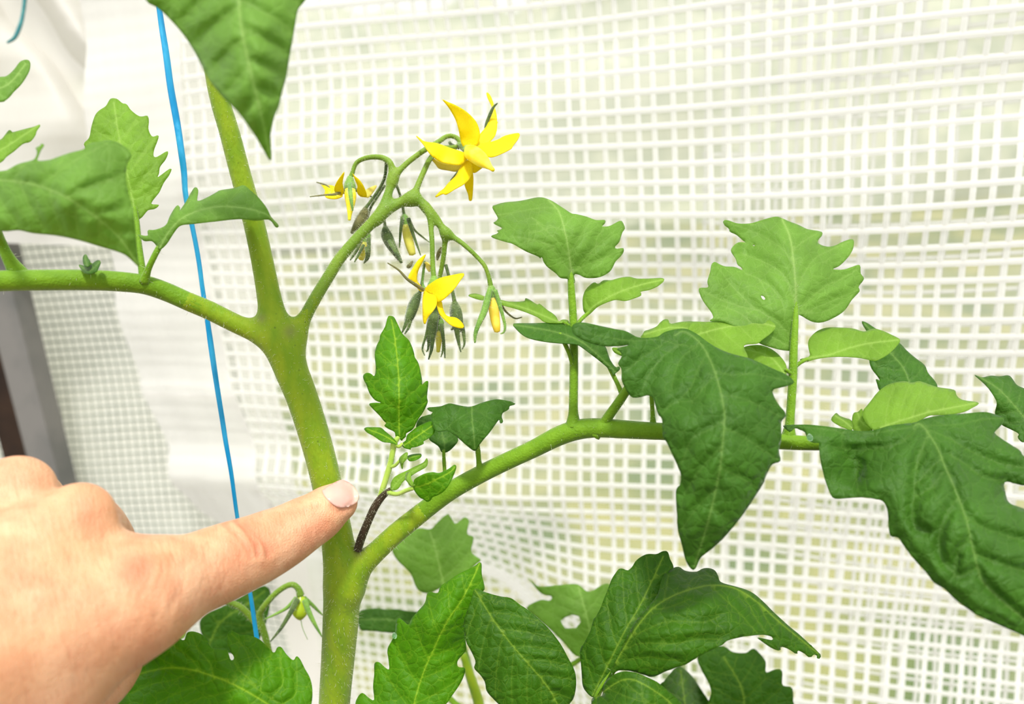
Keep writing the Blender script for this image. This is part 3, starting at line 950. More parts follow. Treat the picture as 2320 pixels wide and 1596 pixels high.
# ---- right leaf: arching stalk with leaflets
leafR = leaf_part([
    [(r[0], r[1], r[2], r[3] * (0.97 if i > 1 else 0.8)) for i, r in enumerate(RBR)],
    [(1299, 968, 235, 20), (1299, 945, 235, 13), (1299, 925, 235, 10.5), (1300, 860, 236, 10), (1300, 780, 237, 9.5), (1299, 727, 238, 9), (1295, 665, 239, 8.5), (1293, 630, 239.5, 7), (1291, 600, 240, 4), (1287, 560, 239.5, 1.5)],
    [(1299, 830, 236, 6), (1290, 802, 235, 5), (1280, 780, 234, 5), (1268, 755, 234, 4)],
    [(1300, 745, 238, 6), (1311, 731, 238, 4.5), (1322, 719, 239, 4.5), (1335, 708, 240, 4)],
    [(1299, 750, 238, 5), (1290, 738, 238, 4), (1275, 730, 238, 3.5)],
    [(1345, 985, 234, 17), (1365, 963, 233, 12), (1385, 935, 231, 11), (1405, 907, 229, 10.5), (1430, 870, 227, 10), (1470, 815, 225, 9), (1520, 765, 223, 8)],
    [(1412, 900, 229, 7), (1400, 872, 230, 5), (1388, 848, 231, 5), (1375, 822, 232, 4.5)],
    [(1480, 972, 231, 11), (1479, 945, 231, 5.5), (1477, 910, 231, 5), (1474, 870, 231, 4)],
    [(1786, 1000, 226, 20), (1788, 975, 226, 13), (1790, 950, 227, 10), (1796, 860, 229, 9.5), (1798, 790, 231, 9), (1802, 722, 233.5, 7), (1803, 690, 235.5, 5), (1801, 650, 237, 3), (1797, 600, 240, 1)],
    [(1797, 835, 230, 5.5), (1812, 823, 230, 4.5), (1830, 814, 230, 4)],
    [(1796, 850, 229, 5), (1780, 838, 228, 4)],
    [(1088, 1070, 238, 10), (1085, 1047, 238, 6), (1083, 1025, 237, 6), (1081, 1005, 236, 5)],
    [(1011, 1110, 240, 8), (1008, 1075, 241, 4.5), (1006, 1045, 242, 4.2), (1005, 1020, 243, 3.5)],
    [(2030, 978, 217, 9), (2060, 972, 217, 7), (2080, 970, 216, 4)],
    [(1990, 990, 218, 8), (1995, 978, 220, 6), (2000, 972, 222, 4)],
], M['rachis'])
# leaflet pair and end leaflet of the first upright sub-stalk
leaflet('leaflet', leafR, Q(1080, 420, '870,875 830,850 760,840 720,800 640,740 605,690 600,665 588,650 578,665 560,648 450,600 330,530 260,510 128,465 180,440 200,420 178,413 232,388 155,345 160,335 192,305 180,270 140,195 165,180 250,155 400,140 560,108 660,130 760,190 860,255 900,260 1000,285 1080,315 1165,315 1160,350 1135,372 1200,370 1260,340 1310,320 1335,360 1345,395 1325,420 1310,460 1290,520 1250,560 1270,575 1330,570 1330,610 1300,650 1260,690 1240,730 1210,780 1150,820 1080,840 990,840 940,815 900,805 882,818 895,885'),
        [(1297, 632, 239), (1285, 540, 237), (1265, 470, 243), (1240, 448, 250), (1115, 470, 248), (1120, 535, 236), (1180, 520, 234), (1412, 510, 247), (1410, 565, 244), (1350, 628, 241), (1225, 600, 236), (1200, 480, 245)],
        Q(1080, 420, '866,850 840,640 800,420 740,230 650,135'), M['leaf_soft'], s=6, auto=False, pucker=1.1,
        veins=[Q(1080, 420, a) for a in ('862,820 740,640 600,520 440,480 300,465', '850,690 760,540 640,420 540,330 500,290', '800,420 700,380 560,420 470,430', '850,610 930,480 990,380 1040,330', '875,790 960,690 1080,560 1200,450 1310,370', '905,770 1000,720 1120,670 1200,640 1310,590', '790,380 860,300 900,270', '700,560 560,500 420,520', '1080,560 1090,480 1150,400', '730,220 640,200 480,220 320,250 200,270')])
leaflet('leaflet', leafR, Q(1080, 420, '985,1190 978,1150 965,1130 960,1030 985,950 1060,880 1100,895 1150,860 1220,860 1290,840 1380,828 1450,845 1560,845 1680,840 1697,862 1640,910 1560,945 1480,960 1495,990 1430,1020 1340,1045 1250,1035 1140,1075 1080,1110 1030,1160'),
        [(1326, 717, 240), (1322, 680, 242), (1370, 678, 238), (1345, 640, 245), (1430, 632, 242), (1500, 636, 238), (1450, 670, 234), (1415, 680, 234)],
        Q(1080, 420, '985,1185 1050,1105 1150,1040 1300,965 1480,905 1680,858'), M['leaf_light'], s=5.5, lat=6, pucker=0.9)
leaflet('leaflet', leafR, Q(1080, 420, '-75,998 -50,985 0,983 80,1008 160,1030 230,1040 300,1055 430,1050 436,1026 455,1025 500,1050 550,1082 562,1072 580,1080 640,1130 680,1155 720,1190 745,1235 770,1218 820,1220 832,1240 740,1247 620,1238 550,1190 400,1130 250,1088 100,1050 0,1028'),
        [(1287, 731, 238), (1240, 715, 240), (1190, 678, 246), (1160, 690, 243), (1062, 669, 250), (1220, 720, 238)],
        Q(1080, 420, '825,1238 740,1235 600,1180 450,1120 250,1060 50,1005 -60,998'), M['leaf_light'], s=5, lat=5, pucker=0.5)
leaflet('leaflet', leafR, Q(1080, 420, '330,1265 345,1252 420,1250 520,1250 640,1245 780,1240 860,1250 950,1300 1080,1400 1165,1460 1195,1540 1215,1590 1260,1650 1290,1640 1300,1670 1265,1700 1240,1725 1232,1700 1200,1660 1130,1600 1040,1530 960,1470 900,1440 760,1430 620,1415 480,1385 400,1340'),
        [(1395, 840, 231), (1280, 765, 232), (1165, 736, 232), (1260, 733, 238), (1300, 775, 229), (1370, 785, 234), (1235, 773, 229)],
        Q(1080, 420, '1255,1690 1120,1560 980,1440 820,1360 620,1310 340,1266'), M['leaf_mid'], s=5.5, lat=6, pucker=0.8)
# the large drooping front leaflet
big = np.vstack([Q(1280, 700, '65,190 75,140 160,122 300,150 430,178 560,205 640,250 700,262 770,262 850,248 900,212 1000,185 1090,180 1150,202 1220,245 1300,305 1400,365 1520,410 1660,445 1750,480 1900,550 2010,598 2080,668 2000,702 1890,732 1890,780 1930,860 1990,930 2005,975 1970,1010 1960,1040 1962,1180 1940,1290 1955,1380 1880,1412 1840,1480 1805,1560'),
                 pts('1729,1097 1689,1159 1647,1212 1615,1243 1590,1262 1580,1280 1571,1293 1555,1275 1545,1237 1535,1197 1534,1170 1531,1113'),
                 Q(1280, 700, '1040,1600 1050,1540 1040,1470 980,1340 920,1210 885,1150 880,1000 842,960 812,850 790,800 740,782 680,800 620,806 590,790 540,712 512,640 515,545 482,500 520,425 500,385 470,362 520,345 590,325 500,335 350,337 200,300 85,232')])
leaflet('leaflet', leafR, big,
        [(1540, 750, 222), (1600, 790, 214), (1622, 850, 205), (1640, 925, 199), (1640, 975, 196), (1630, 1070, 194), (1600, 1180, 197), (1571, 1290, 204), (1300, 740, 214), (1380, 770, 214), (1430, 890, 213), (1410, 830, 214), (1500, 990, 203), (1540, 1100, 201), (1795, 868, 208), (1770, 950, 204), (1765, 1040, 202), (1700, 1130, 199), (1470, 775, 219)],
        pts('1530,760 1552,752 1592,785 1622,850 1640,925 1640,975 1630,1070 1605,1180 1573,1285'), M['leaf_mid'], s=8, auto=False, pucker=1.5, wave=1.0, wm=6,
        veins=[Q(1280, 700, a) for a in ('1250,330 1050,330 850,280 600,290 300,240 100,180', '1220,330 1060,440 990,600 970,700', '1290,400 1200,560 1150,700 1060,800', '1370,600 1250,720 1160,830 1000,850 880,950', '1360,560 1500,600 1700,590 2050,660', '1420,790 1560,800 1700,850 1960,980', '1450,1000 1300,1100 1150,1180 1060,1400', '1450,1080 1600,1150 1750,1250 1930,1370', '1060,320 900,420 760,600 700,740', '880,330 700,440 560,560')] +
              [pts('1637,1010 1590,1060 1550,1120'), pts('1632,1060 1690,1090 1720,1110'), pts('1620,1110 1580,1150 1545,1200'), pts('1612,1150 1650,1180 1665,1190')])
# lighter leaflets behind its ridge
leaflet('leaflet', leafR, Q(1280, 700, '1120,190 1150,130 1170,115 1300,118 1400,100 1500,85 1650,62 1800,80 1880,120 1912,160 1870,215 1790,275 1740,312 1620,330 1660,440 1600,470 1400,420 1250,330'),
        [(1560, 750, 226), (1600, 730, 233), (1700, 718, 236), (1757, 738, 230), (1690, 780, 226), (1650, 800, 222)],
        Q(1280, 700, '1180,240 1350,190 1550,150 1750,130 1900,158'), M['leaf_light'], s=6.5, lat=4, pucker=0.9)
leaflet('leaflet', leafR, Q(1280, 700, '690,265 705,230 720,200 760,190 830,160 860,125 900,96 938,98 955,135 1050,118 1170,115 1160,150 1120,200 1000,240 850,290'),
        [(1470, 765, 231), (1510, 726, 238), (1570, 730, 234), (1540, 755, 229)], Q(1280, 700, '1130,180 1000,170 900,180 720,230'), M['leaf_light'], s=6, lat=3, pucker=0.6)
# small ragged leaflet left of the big one
leaflet('leaflet', leafR, Q(1280, 700, '425,360 450,350 520,370 560,420 520,430 480,415 445,395'), [(1388, 790, 233), (1420, 800, 231), (1400, 805, 232)], Q(1280, 700, '540,420 470,385 430,362'), M['leaf_light'], s=4.5, auto=False, pucker=0.2)
# second upright sub-stalk: broad lobed end leaflet
leaflet('leaflet', leafR, Q(1560, 460, '940,1340 860,1335 760,1312 650,1275 560,1200 420,1120 300,1070 190,1070 225,1040 215,1000 180,950 130,880 97,800 102,770 180,765 172,710 200,620 210,560 235,533 280,555 330,575 420,580 490,612 480,580 445,555 430,500 390,440 400,400 450,358 520,358 500,345 440,290 378,260 370,230 330,200 318,157 370,160 440,185 560,185 680,150 790,123 850,140 920,170 1000,200 1080,238 1218,268 1168,355 1250,395 1330,385 1400,350 1490,328 1497,390 1480,440 1440,500 1370,570 1305,600 1400,605 1480,580 1552,562 1560,640 1592,690 1540,760 1552,800 1480,880 1420,970 1340,1030 1220,1082 1120,1075 1005,1012 990,1060 975,1340'),
        [(1800, 800, 232), (1802, 715, 234), (1800, 650, 236), (1793, 560, 243), (1765, 495, 252), (1645, 500, 250), (1590, 660, 238), (1620, 600, 242), (1700, 720, 234), (1685, 570, 250), (1930, 555, 248), (1950, 630, 244), (1870, 720, 238), (1680, 770, 231), (1860, 525, 254)],
        Q(1560, 460, '972,1330 975,1180 978,1000 970,780 955,560 920,320 850,150'), M['leaf_soft'], s=6, auto=False, pucker=1.1, wm=6,
        holes=[Q(1560, 460, '655,835 680,838 698,862 690,882 672,875 658,855'), Q(1560, 460, '580,378 602,380 600,392 584,390')],
        veins=[Q(1560, 460, a) for a in ('965,1250 840,1120 700,1010 560,920 400,760 270,590', '955,900 900,720 800,600 640,520 470,450', '945,560 880,450 760,350 560,250 360,180', '985,990 1100,870 1250,750 1400,680 1540,600', '985,760 1060,620 1150,500 1280,430 1450,350', '960,420 1040,350 1150,280', '990,1000 1150,950 1350,870 1530,790', '640,980 440,930 250,860 120,790', '850,900 760,780 640,690 520,640', '740,900 690,780 640,700', '930,1310 800,1240 640,1150 480,1010 300,930', '1000,1005 1120,1000 1250,980 1400,900')])
leaflet('leaflet', leafR, Q(1560, 460, '1010,1418 1050,1405 1100,1385 1086,1300 1090,1240 1140,1180 1200,1145 1280,1128 1420,1132 1500,1140 1590,1165 1670,1140 1750,1155 1850,1200 1918,1240 1890,1290 1820,1360 1740,1410 1680,1427 1560,1402 1400,1390 1260,1395 1140,1415 1050,1440'),
        [(1835, 812, 231), (1832, 780, 235), (1880, 742, 242), (1960, 750, 238), (2040, 770, 231), (1975, 817, 226), (1900, 808, 228)],
        Q(1560, 460, '1020,1425 1120,1400 1280,1375 1440,1320 1650,1270 1900,1243'), M['leaf_light'], s=5.5, lat=6, pucker=0.9)
leaflet('leaflet', leafR, Q(1560, 460, '470,1350 500,1310 560,1292 660,1290 760,1330 840,1400 885,1470 888,1550 860,1560 780,1520 640,1460 540,1410'),
        [(1780, 845, 228), (1740, 790, 236), (1690, 800, 232), (1780, 820, 231)], Q(1560, 460, '870,1550 780,1430 680,1370 510,1330'), M['leaf_light'], s=5.5, lat=4, pucker=0.7)
# behind: broad dark leaflet seen past the right-hand pair
leaflet('leaflet', leafR, Q(1740, 700, '853,112 900,128 970,175 1080,240 1195,312 1250,370 1330,440 1420,510 1450,580 1510,650 1537,712 1500,800 1300,860 1100,820 1010,735 990,680 978,632 1015,655 1000,620 940,540 920,460 940,380 930,280 890,190 865,150'),
        [(1955, 730, 258), (2000, 800, 252), (2050, 850, 248), (2120, 870, 247), (1985, 860, 249), (2060, 790, 256)],
        Q(1740, 700, '1330,850 1240,560 1100,390 960,230 860,118'), M['leaf_mid'], s=6.5, lat=6, pucker=1.0)
leaflet('leaflet', leafR, Q(1740, 700, '960,1095 900,1040 870,990 858,930 920,850 1000,750 1100,682 1230,655 1300,670 1370,655 1450,680 1540,710 1690,735 1707,780 1760,825 1912,850 1860,890 1780,930 1640,955 1480,960 1400,995 1300,1045 1120,1065 1010,1085'),
        [(1985, 970, 218), (1960, 930, 224), (2010, 885, 232), (2070, 863, 236), (2160, 885, 230), (2215, 912, 226), (2110, 940, 218), (2050, 960, 217)],
        Q(1740, 700, '1000,1085 1150,1030 1300,985 1450,940 1700,890 1900,852'), M['leaf_light'], s=6, lat=6, pucker=1.0)
leaflet('leaflet', leafR, Q(1740, 700, '760,1020 775,945 815,935 852,903 865,960 880,1010 930,1070 940,1105 780,1105'), [(1975, 970, 222), (1935, 950, 228), (1950, 930, 230)], Q(1740, 700, '930,1090 850,1030 810,945'), M['leaf_light'], s=5, lat=3, pucker=0.4)
leaflet('leaflet', leafR, Q(1740, 700, '573,1000 595,965 620,943 650,970 700,990 760,1015 765,1095 690,1072 620,1040'), [(1930, 970, 223), (1895, 940, 230), (1885, 950, 227)], Q(1740, 700, '760,1080 690,1020 610,970'), M['leaf_light'], s=5, lat=3, pucker=0.4)
# the very large right-hand leaflet
bigR = np.vstack([Q(1740, 700, '135,1060 200,1052 360,1050 520,1065 700,1090 840,1112 960,1100 1100,1060 1250,1040 1340,1030 1400,1000 1560,965 1780,950 1940,935 2040,950 2142,995 2110,1060 2055,1122 2100,1165 2200,1230 2290,1290'),
                  pts('2316,1030 2345,1062 2335,1098 2310,1099 2277,1092 2278,1115 2287,1140 2320,1153 2400,1190 2480,1300 2470,1400 2420,1490 2320,1442 2222,1399'),
                  Q(1740, 1000, '1850,1550 1700,1440 1600,1342 1500,1282 1440,1200 1330,1080 1230,950 1190,885 1160,870 1105,855 1090,720 1080,620 1040,545 950,520 830,503 700,515 600,517 560,450 520,340 480,170 465,30'),
                  Q(1740, 700, '470,1215 410,1212 370,1190 345,1150 330,1110 280,1090 240,1075 205,1112 175,1100')])
leaflet('leaflet', leafR, bigR,
        [(2087, 957, 213), (2122, 1012, 206), (2160, 1100, 197), (2190, 1180, 191), (2215, 1287, 187), (2260, 1360, 186), (2420, 1480, 184), (1780, 965, 219), (1850, 985, 213), (1870, 1060, 209), (1895, 1125, 207), (1925, 1075, 214), (1950, 1110, 204), (2010, 1180, 199), (2100, 1320, 192), (2230, 945, 215), (2270, 950, 214), (2320, 1040, 205), (2290, 1120, 202), (2400, 1200, 194), (2470, 1350, 188), (2000, 1000, 210)],
        pts('2075,962 2090,965 2122,1012 2142,1060 2160,1100 2190,1180 2215,1287 2245,1337 2400,1470'), M['leaf_mid'], s=8.5, auto=False, pucker=2.4, wave=1.0, wm=6,
        veins=[Q(1740, 700, a) for a in ('1390,1040 1250,1180 1130,1240 760,1280 600,1250', '1420,1060 1700,1050 1900,1010 2120,990', '1440,1090 1650,1180 1850,1300 2100,1400 2320,1440', '1400,1060 1130,1100 900,1130 500,1090 250,1060', '1440,1150 1370,1300 1330,1450', '700,1280 670,1200 690,1120')] +
              [Q(1740, 1000, a) for a in ('1590,140 1420,300 1330,420 1320,550', '1580,290 1480,420 1330,520 1310,640 1340,780 1450,820', '1700,540 1600,700 1550,860 1570,1050 1700,1210', '1840,900 1760,960 1700,1080 1690,1200', '1640,120 1780,200 1950,330 2150,360', '1760,640 1900,760 2100,840 2320,900', '1880,1160 1760,1220 1680,1230', '1860,1000 2000,1080 2320,1180', '1430,10 1330,330 1330,480', '820,500 800,300 820,180 680,140')])
# dark leaflet at the right edge, edge rolled over
leaflet('leaflet', leafR, Q(1740, 700, '1873,598 1940,622 2020,605 2100,612 2180,602 2220,640 2255,690 2320,720 2420,760 2480,900 2450,1150 2320,1205 2290,1195 2262,1160 2275,1130 2200,1090 2120,1050 2075,990 2060,940 2078,860 2060,810 2000,720 1930,650'),
        [(2212, 851, 250), (2260, 870, 243), (2285, 852, 247), (2262, 905, 236), (2262, 940, 238), (2320, 990, 232), (2360, 900, 240), (2300, 870, 244), (2310, 960, 235)],
        Q(1740, 700, '2420,1120 2300,960 2200,840 2080,720 1900,610'), M['leaf_mid'], s=6, lat=6, pucker=1.2)
# small dark heart-shaped leaflet close to the stem and the one behind it
leaflet('leaflet', leafR, Q(760, 840, '828,345 850,333 880,332 960,322 990,310 1035,297 1080,305 1150,320 1230,326 1330,290 1440,262 1490,262 1550,272 1580,278 1600,282 1612,295 1636,300 1610,312 1578,322 1572,352 1520,382 1508,420 1520,460 1508,478 1492,470 1488,440 1450,490 1400,560 1340,630 1300,682 1265,732 1200,690 1120,620 1060,575 1000,545 930,556 890,520 875,440 862,400 885,378 850,365'),
        [(1070, 922, 236), (1020, 915, 233), (970, 925, 236), (1130, 908, 237), (1165, 914, 240), (985, 975, 230), (1070, 970, 225), (1076, 1022, 226), (1020, 980, 229), (1130, 960, 232)],
        Q(760, 840, '1235,330 1240,450 1255,600 1265,725'), M['leaf_mid'], s=5, lat=4, pucker=0.7, wm=3.5)
leaflet('leaflet', leafR, Q(760, 840, '990,742 960,735 930,680 850,622 880,560 920,530 1000,530 1080,570 1112,632 1060,700 1020,732'),
        [(1006, 1024, 243), (1000, 985, 247), (975, 995, 244), (1035, 1000, 245)], Q(760, 840, '990,738 985,650 965,560'), M['leaf_mid'], s=4.5, lat=4, pucker=0.7, wm=3.5)
leaflet('leaflet', leafR, Q(760, 840, '735,525 738,470 770,425 820,408 875,398 920,440 960,500 930,560 860,540 800,520'),
        [(1005, 985, 247), (945, 965, 250), (970, 942, 252), (960, 970, 249)], Q(760, 840, '960,560 880,490 760,450'), M['leaf_mid'], s=4.5, lat=4, pucker=0.6, wm=3.5)

# ---- side shoot in the leaf axil: dark brown hairy stalk
sh = leaf_part([[(811, 1245, 240, 9.5), (818, 1222, 238, 9.5), (835, 1180, 236, 9), (850, 1148, 235, 9), (866, 1126, 234, 8), (885, 1110, 233, 6)]], M['shoot'], 'dark brown hairy stalk in the fork', 'side_shoot', hair=0.55)
shg = Soup()
shg.tube([(857, 1140, 235, 6), (863, 1120, 235, 6.5), (877, 1077, 235, 7), (885, 1048, 235, 7), (890, 1022, 235, 6.5), (893, 1005, 235, 7.5), (903, 990, 235, 5)], 10, hair=0.2)
shg.tube([(880, 1116, 233, 6), (900, 1120, 231, 5), (920, 1112, 229, 5), (938, 1106, 227, 5)], 10, hair=0.2)
shg.tube([(880, 1060, 235, 4), (895, 1055, 234, 4), (905, 1045, 233, 3.5), (916, 1035, 233, 3)], 8, hair=0.1)
shg.tube([(893, 1010, 235, 4), (904, 1012, 234, 4), (912, 1005, 234, 3)], 8, hair=0.1)
shg.build('green_stalk', M['shoot_green'], sh)
leaflet('leaflet', sh, np.vstack([Q(640, 560, '985,625 955,632 930,720 885,800 880,840 850,900 835,980 845,1090 832,1172 800,1150 765,1140 730,1165 738,1210 760,1250 790,1330 840,1390 893,1412 850,1412 800,1415 785,1430 830,1480 880,1530 920,1580'),
                                  Q(760, 840, '460,478 442,500 480,530 535,558 545,600 575,612 600,640 612,622 640,600 642,570 700,535 750,445 800,370 838,285 830,240 843,100 812,105 787,130'),
                                  Q(640, 560, '1265,1200 1235,1060 1200,1000 1190,950 1150,850 1090,790 1040,690 1012,637')]),
        [(905, 988, 235), (903, 900, 231), (895, 800, 237), (886, 718, 246), (828, 855, 240), (965, 870, 240), (840, 920, 238), (955, 940, 238), (850, 780, 242), (935, 790, 242)],
        pts('905,988 904,950 904,910 903,850 895,770 887,725'), M['leaf_tender'], s=4.5, lat=5, lat_ang=42, pucker=0.8, wm=3.2)
for ol, md, d in (('258,530 275,516 300,513 400,515 430,530 445,545 500,590 550,640 562,668 500,652 420,642 340,590 285,562', '555,660 440,590 290,530', (236, 239)),
                  ('598,668 615,650 640,630 645,590 700,540 760,500 870,458 905,540 860,600 795,640 800,660 735,690 680,700 680,716 620,702', '605,690 720,610 880,500', (234, 237)),
                  ('575,800 620,752 650,740 650,770 640,805 612,840 603,895 588,850', '600,880 615,810 645,745', (233, 231)),
                  ('648,782 690,760 775,753 772,782 720,810 665,818', '655,800 700,785 770,765', (234, 236)),
                  ('500,1082 497,1045 505,1010 540,960 640,910 720,870 800,830 825,793 838,820 822,870 750,912 690,950 610,1005 575,1060 540,1085', '510,1075 600,970 720,900 815,840', (232, 235)),
                  ('630,985 640,930 665,915 690,920 680,960 692,1000 720,1040 680,1050 650,1010', '690,1040 655,980 670,925', (229, 230))):
    a = Q(760, 840, ol)
    mt_ = M['leaf_light'] if ol.startswith(('500,1082', '575,800', '630,985')) else M['leaf_tender']
    leaflet('leaflet', sh, a, [(a[:, 0].min(), a[:, 1].max(), d[0]), (a[:, 0].max(), a[:, 1].min(), d[1]), (a[:, 0].mean(), a[:, 1].mean(), min(d) - 1.5), (a[:, 0].min(), a[:, 1].min(), d[1] + 2)], Q(760, 840, md), mt_, s=4, lat=3, pucker=0.3, wave=0.3, wm=2.5)
leaflet('leaflet', sh, Q(760, 840, '705,1045 710,1000 725,980 800,940 880,922 940,930 1030,890 1080,853 1097,878 1072,950 1040,1020 990,1090 930,1130 880,1150 860,1180 830,1192 800,1170 760,1150 715,1090'),
        [(938, 1104, 226), (960, 1080, 223), (985, 1072, 222), (1033, 1056, 226), (970, 1130, 226), (1005, 1110, 223)], Q(760, 840, '705,1060 800,1040 920,985 1040,920 1090,865'), M['leaf_tender'], s=4.5, lat=5, pucker=0.9, wm=3)

# ---- upper leaf hanging into the picture from above
leafT = leaf_part([[(420, -200, 215, 12), (470, -260, 195, 10), (530, -130, 178, 9), (538, -60, 173, 7)]], M['rachis'])
leaflet('leaflet', leafT, pts('310,-60 330,0 352,15 367,26 400,60 425,92 450,135 470,175 490,203 510,226 537,252 560,283 582,315 600,345 613,366 615,345 613,320 614,298 622,265 632,241 640,205 649,175 656,130 662,96 670,50 676,20 690,3 702,-30 660,-120 450,-150'),
        [(330, 0, 180), (450, 135, 178), (530, -60, 174), (550, 50, 168), (575, 160, 166), (600, 280, 171), (613, 366, 177), (680, 0, 179), (650, 170, 176), (400, -60, 178)],
        pts('535,-90 545,50 565,150 592,260 612,355'), M['leaf_soft'], s=9, lat=6, pucker=1.6, wave=1.2, wm=7)

# ---- lower front leaf
leafB = leaf_part([[(770, 1760, 258, 16), (860, 1740, 246, 13), (930, 1700, 240, 11), (928, 1620, 239, 8)],
                   [(860, 1740, 246, 12), (1100, 1760, 236, 11), (1260, 1720, 230, 9), (1290, 1650, 227, 8)],
                   [(1100, 1760, 236, 11), (1240, 1740, 232, 10), (1330, 1650, 229, 8), (1352, 1578, 228, 7), (1390, 1520, 227, 6)]], M['rachis'])
leaflet('leaflet', leafB, Q(800, 1197, '1145,310 1165,325 1166,420 1190,520 1185,570 1110,610 1060,720 1030,830 1012,950 1027,1090 1000,1140 950,1200 945,1245 965,1265 1015,1270 1005,1340 960,1430 890,1530 840,1600 700,1710 540,1730 200,1710 60,1640 20,1590 50,1520 75,1498 95,1500 140,1540 190,1560 180,1440 192,1320 190,1235 215,1213 245,1225 275,1255 325,1285 320,1190 310,1100 350,1020 380,940 385,860 410,815 450,840 500,878 530,820 580,760 650,680 668,600 690,575 735,588 772,585 790,530 860,480 950,420 1050,370 1110,340'),
        [(930, 1620, 240), (985, 1410, 237), (1045, 1310, 244), (1085, 1280, 250), (905, 1410, 247), (860, 1510, 245), (1050, 1450, 246), (1050, 1520, 244), (970, 1340, 247), (830, 1590, 243)],
        Q(800, 1197, '520,1720 560,1560 630,1330 730,1100 850,850 980,660 1080,470 1145,320'), M['leaf_tender'], s=6, lat=6, lat_ang=38, pucker=0.9, wm=3.4)
leaflet('leaflet', leafB, Q(800, 1197, '1098,553 1130,553 1190,580 1330,620 1430,635 1520,700 1580,740 1700,840 1780,920 1880,1050 1950,1180 2010,1300 2022,1420 2000,1540 1960,1600 1900,1720 1700,1770 1500,1760 1390,1660 1310,1590 1280,1560 1210,1480 1195,1400 1150,1330 1095,1270 1110,1210 1060,1100 1020,1020 1003,860 1030,760 1070,650 1085,590'),
        [(1075, 1336, 236), (1150, 1450, 229), (1230, 1550, 226), (1290, 1650, 227), (1055, 1420, 234), (1090, 1540, 230), (1180, 1360, 233), (1290, 1480, 228), (1305, 1560, 228)],
        Q(800, 1197, '1105,563 1250,800 1400,1010 1560,1200 1750,1420 1850,1596 1900,1720'), M['leaf_deep'], s=6.5, lat=7, lat_ang=40, pucker=1.2, wm=3.6)
# folded broad leaflet lower right: back half, front half, small lower one
leaflet('leaflet', leafB, np.vstack([Q(800, 1197, '2150,1525 2115,1490 2080,1430 2070,1300 2057,1110 2090,1050 2150,930 2180,820'),
                                     Q(1340, 1197, '30,820 80,730 110,650 150,550 180,470 210,420 250,370 290,370 330,385 370,350 400,300 450,260 510,235 590,237 640,212 690,213 712,280 745,355 700,390 690,460 640,560 560,700 440,850 330,1000 220,1240 90,1450 20,1530')]),
        [(1345, 1575, 228), (1370, 1450, 229), (1325, 1480, 233), (1400, 1300, 238), (1510, 1255, 242), (1500, 1330, 235), (1440, 1400, 229)],
        Q(1340, 1197, '10,1520 180,1180 310,920 430,720 530,520 650,260'), M['leaf_deep'], s=6.5, lat=6, lat_ang=32, pucker=1.0, wm=4)
leaflet('leaflet', leafB, Q(1340, 1197, '55,1515 120,1400 200,1250 290,1050 390,860 500,730 600,600 630,480 660,420 700,385 750,358 800,353 850,388 950,397 1000,370 1060,362 1120,385 1150,440 1172,490 1300,528 1400,558 1480,600 1560,670 1650,760 1780,880 1900,980 2060,1130 2082,1160 2065,1187 2050,1180 2045,1150 2010,1150 1992,1172 1965,1165 1940,1140 1870,1108 1865,1145 1800,1102 1720,1075 1712,1112 1640,1090 1540,1020 1510,990 1600,1010 1650,1015 1640,985 1560,965 1450,975 1380,985 1230,1022 1190,1060 1080,1110 950,1180 850,1240 700,1290 560,1350 470,1330 400,1308 290,1290 210,1310 130,1420'),
        [(1355, 1575, 227), (1400, 1500, 225), (1470, 1400, 222), (1560, 1345, 224), (1620, 1328, 228), (1720, 1370, 229), (1860, 1490, 232), (1540, 1290, 240), (1600, 1290, 238), (1500, 1480, 216), (1600, 1460, 215), (1720, 1440, 219), (1480, 1535, 219)],
        Q(1340, 1197, '60,1505 180,1290 300,1080 420,890 550,735 700,635 850,572 1050,522 1200,525 1330,560 1500,670 1700,850 2050,1135'), M['leaf_deep'], s=7, auto=False, pucker=1.3, wm=4,
        veins=[Q(1340, 1197, a) for a in ('330,1010 480,930 640,860 760,845 900,850 1040,850 1160,800', '250,1140 420,1050 600,1045 780,1045 960,1010 1180,1010', '190,1270 330,1200 520,1170 640,1190 800,1200', '540,740 700,720 900,640', '1080,525 1180,620 1330,760 1500,950', '650,660 680,540 700,420', '860,572 900,480 1000,430 1100,440', '1330,560 1420,680 1480,800 1560,930', '1500,670 1600,850 1700,1000')])
leaflet('leaflet', leafB, Q(1340, 1197, '15,1535 95,1520 110,1420 170,1350 270,1303 390,1308 500,1350 600,1400 700,1480 830,1600 870,1700 700,1760 300,1760 40,1700 0,1600'),
        [(1350, 1578, 226), (1400, 1530, 221), (1480, 1550, 217), (1550, 1600, 220), (1400, 1620, 214), (1500, 1640, 214)],
        Q(1340, 1197, '40,1540 200,1420 330,1370 480,1420 700,1570 800,1700'), M['leaf_deep'], s=6.5, lat=5, pucker=1.0, wm=4)

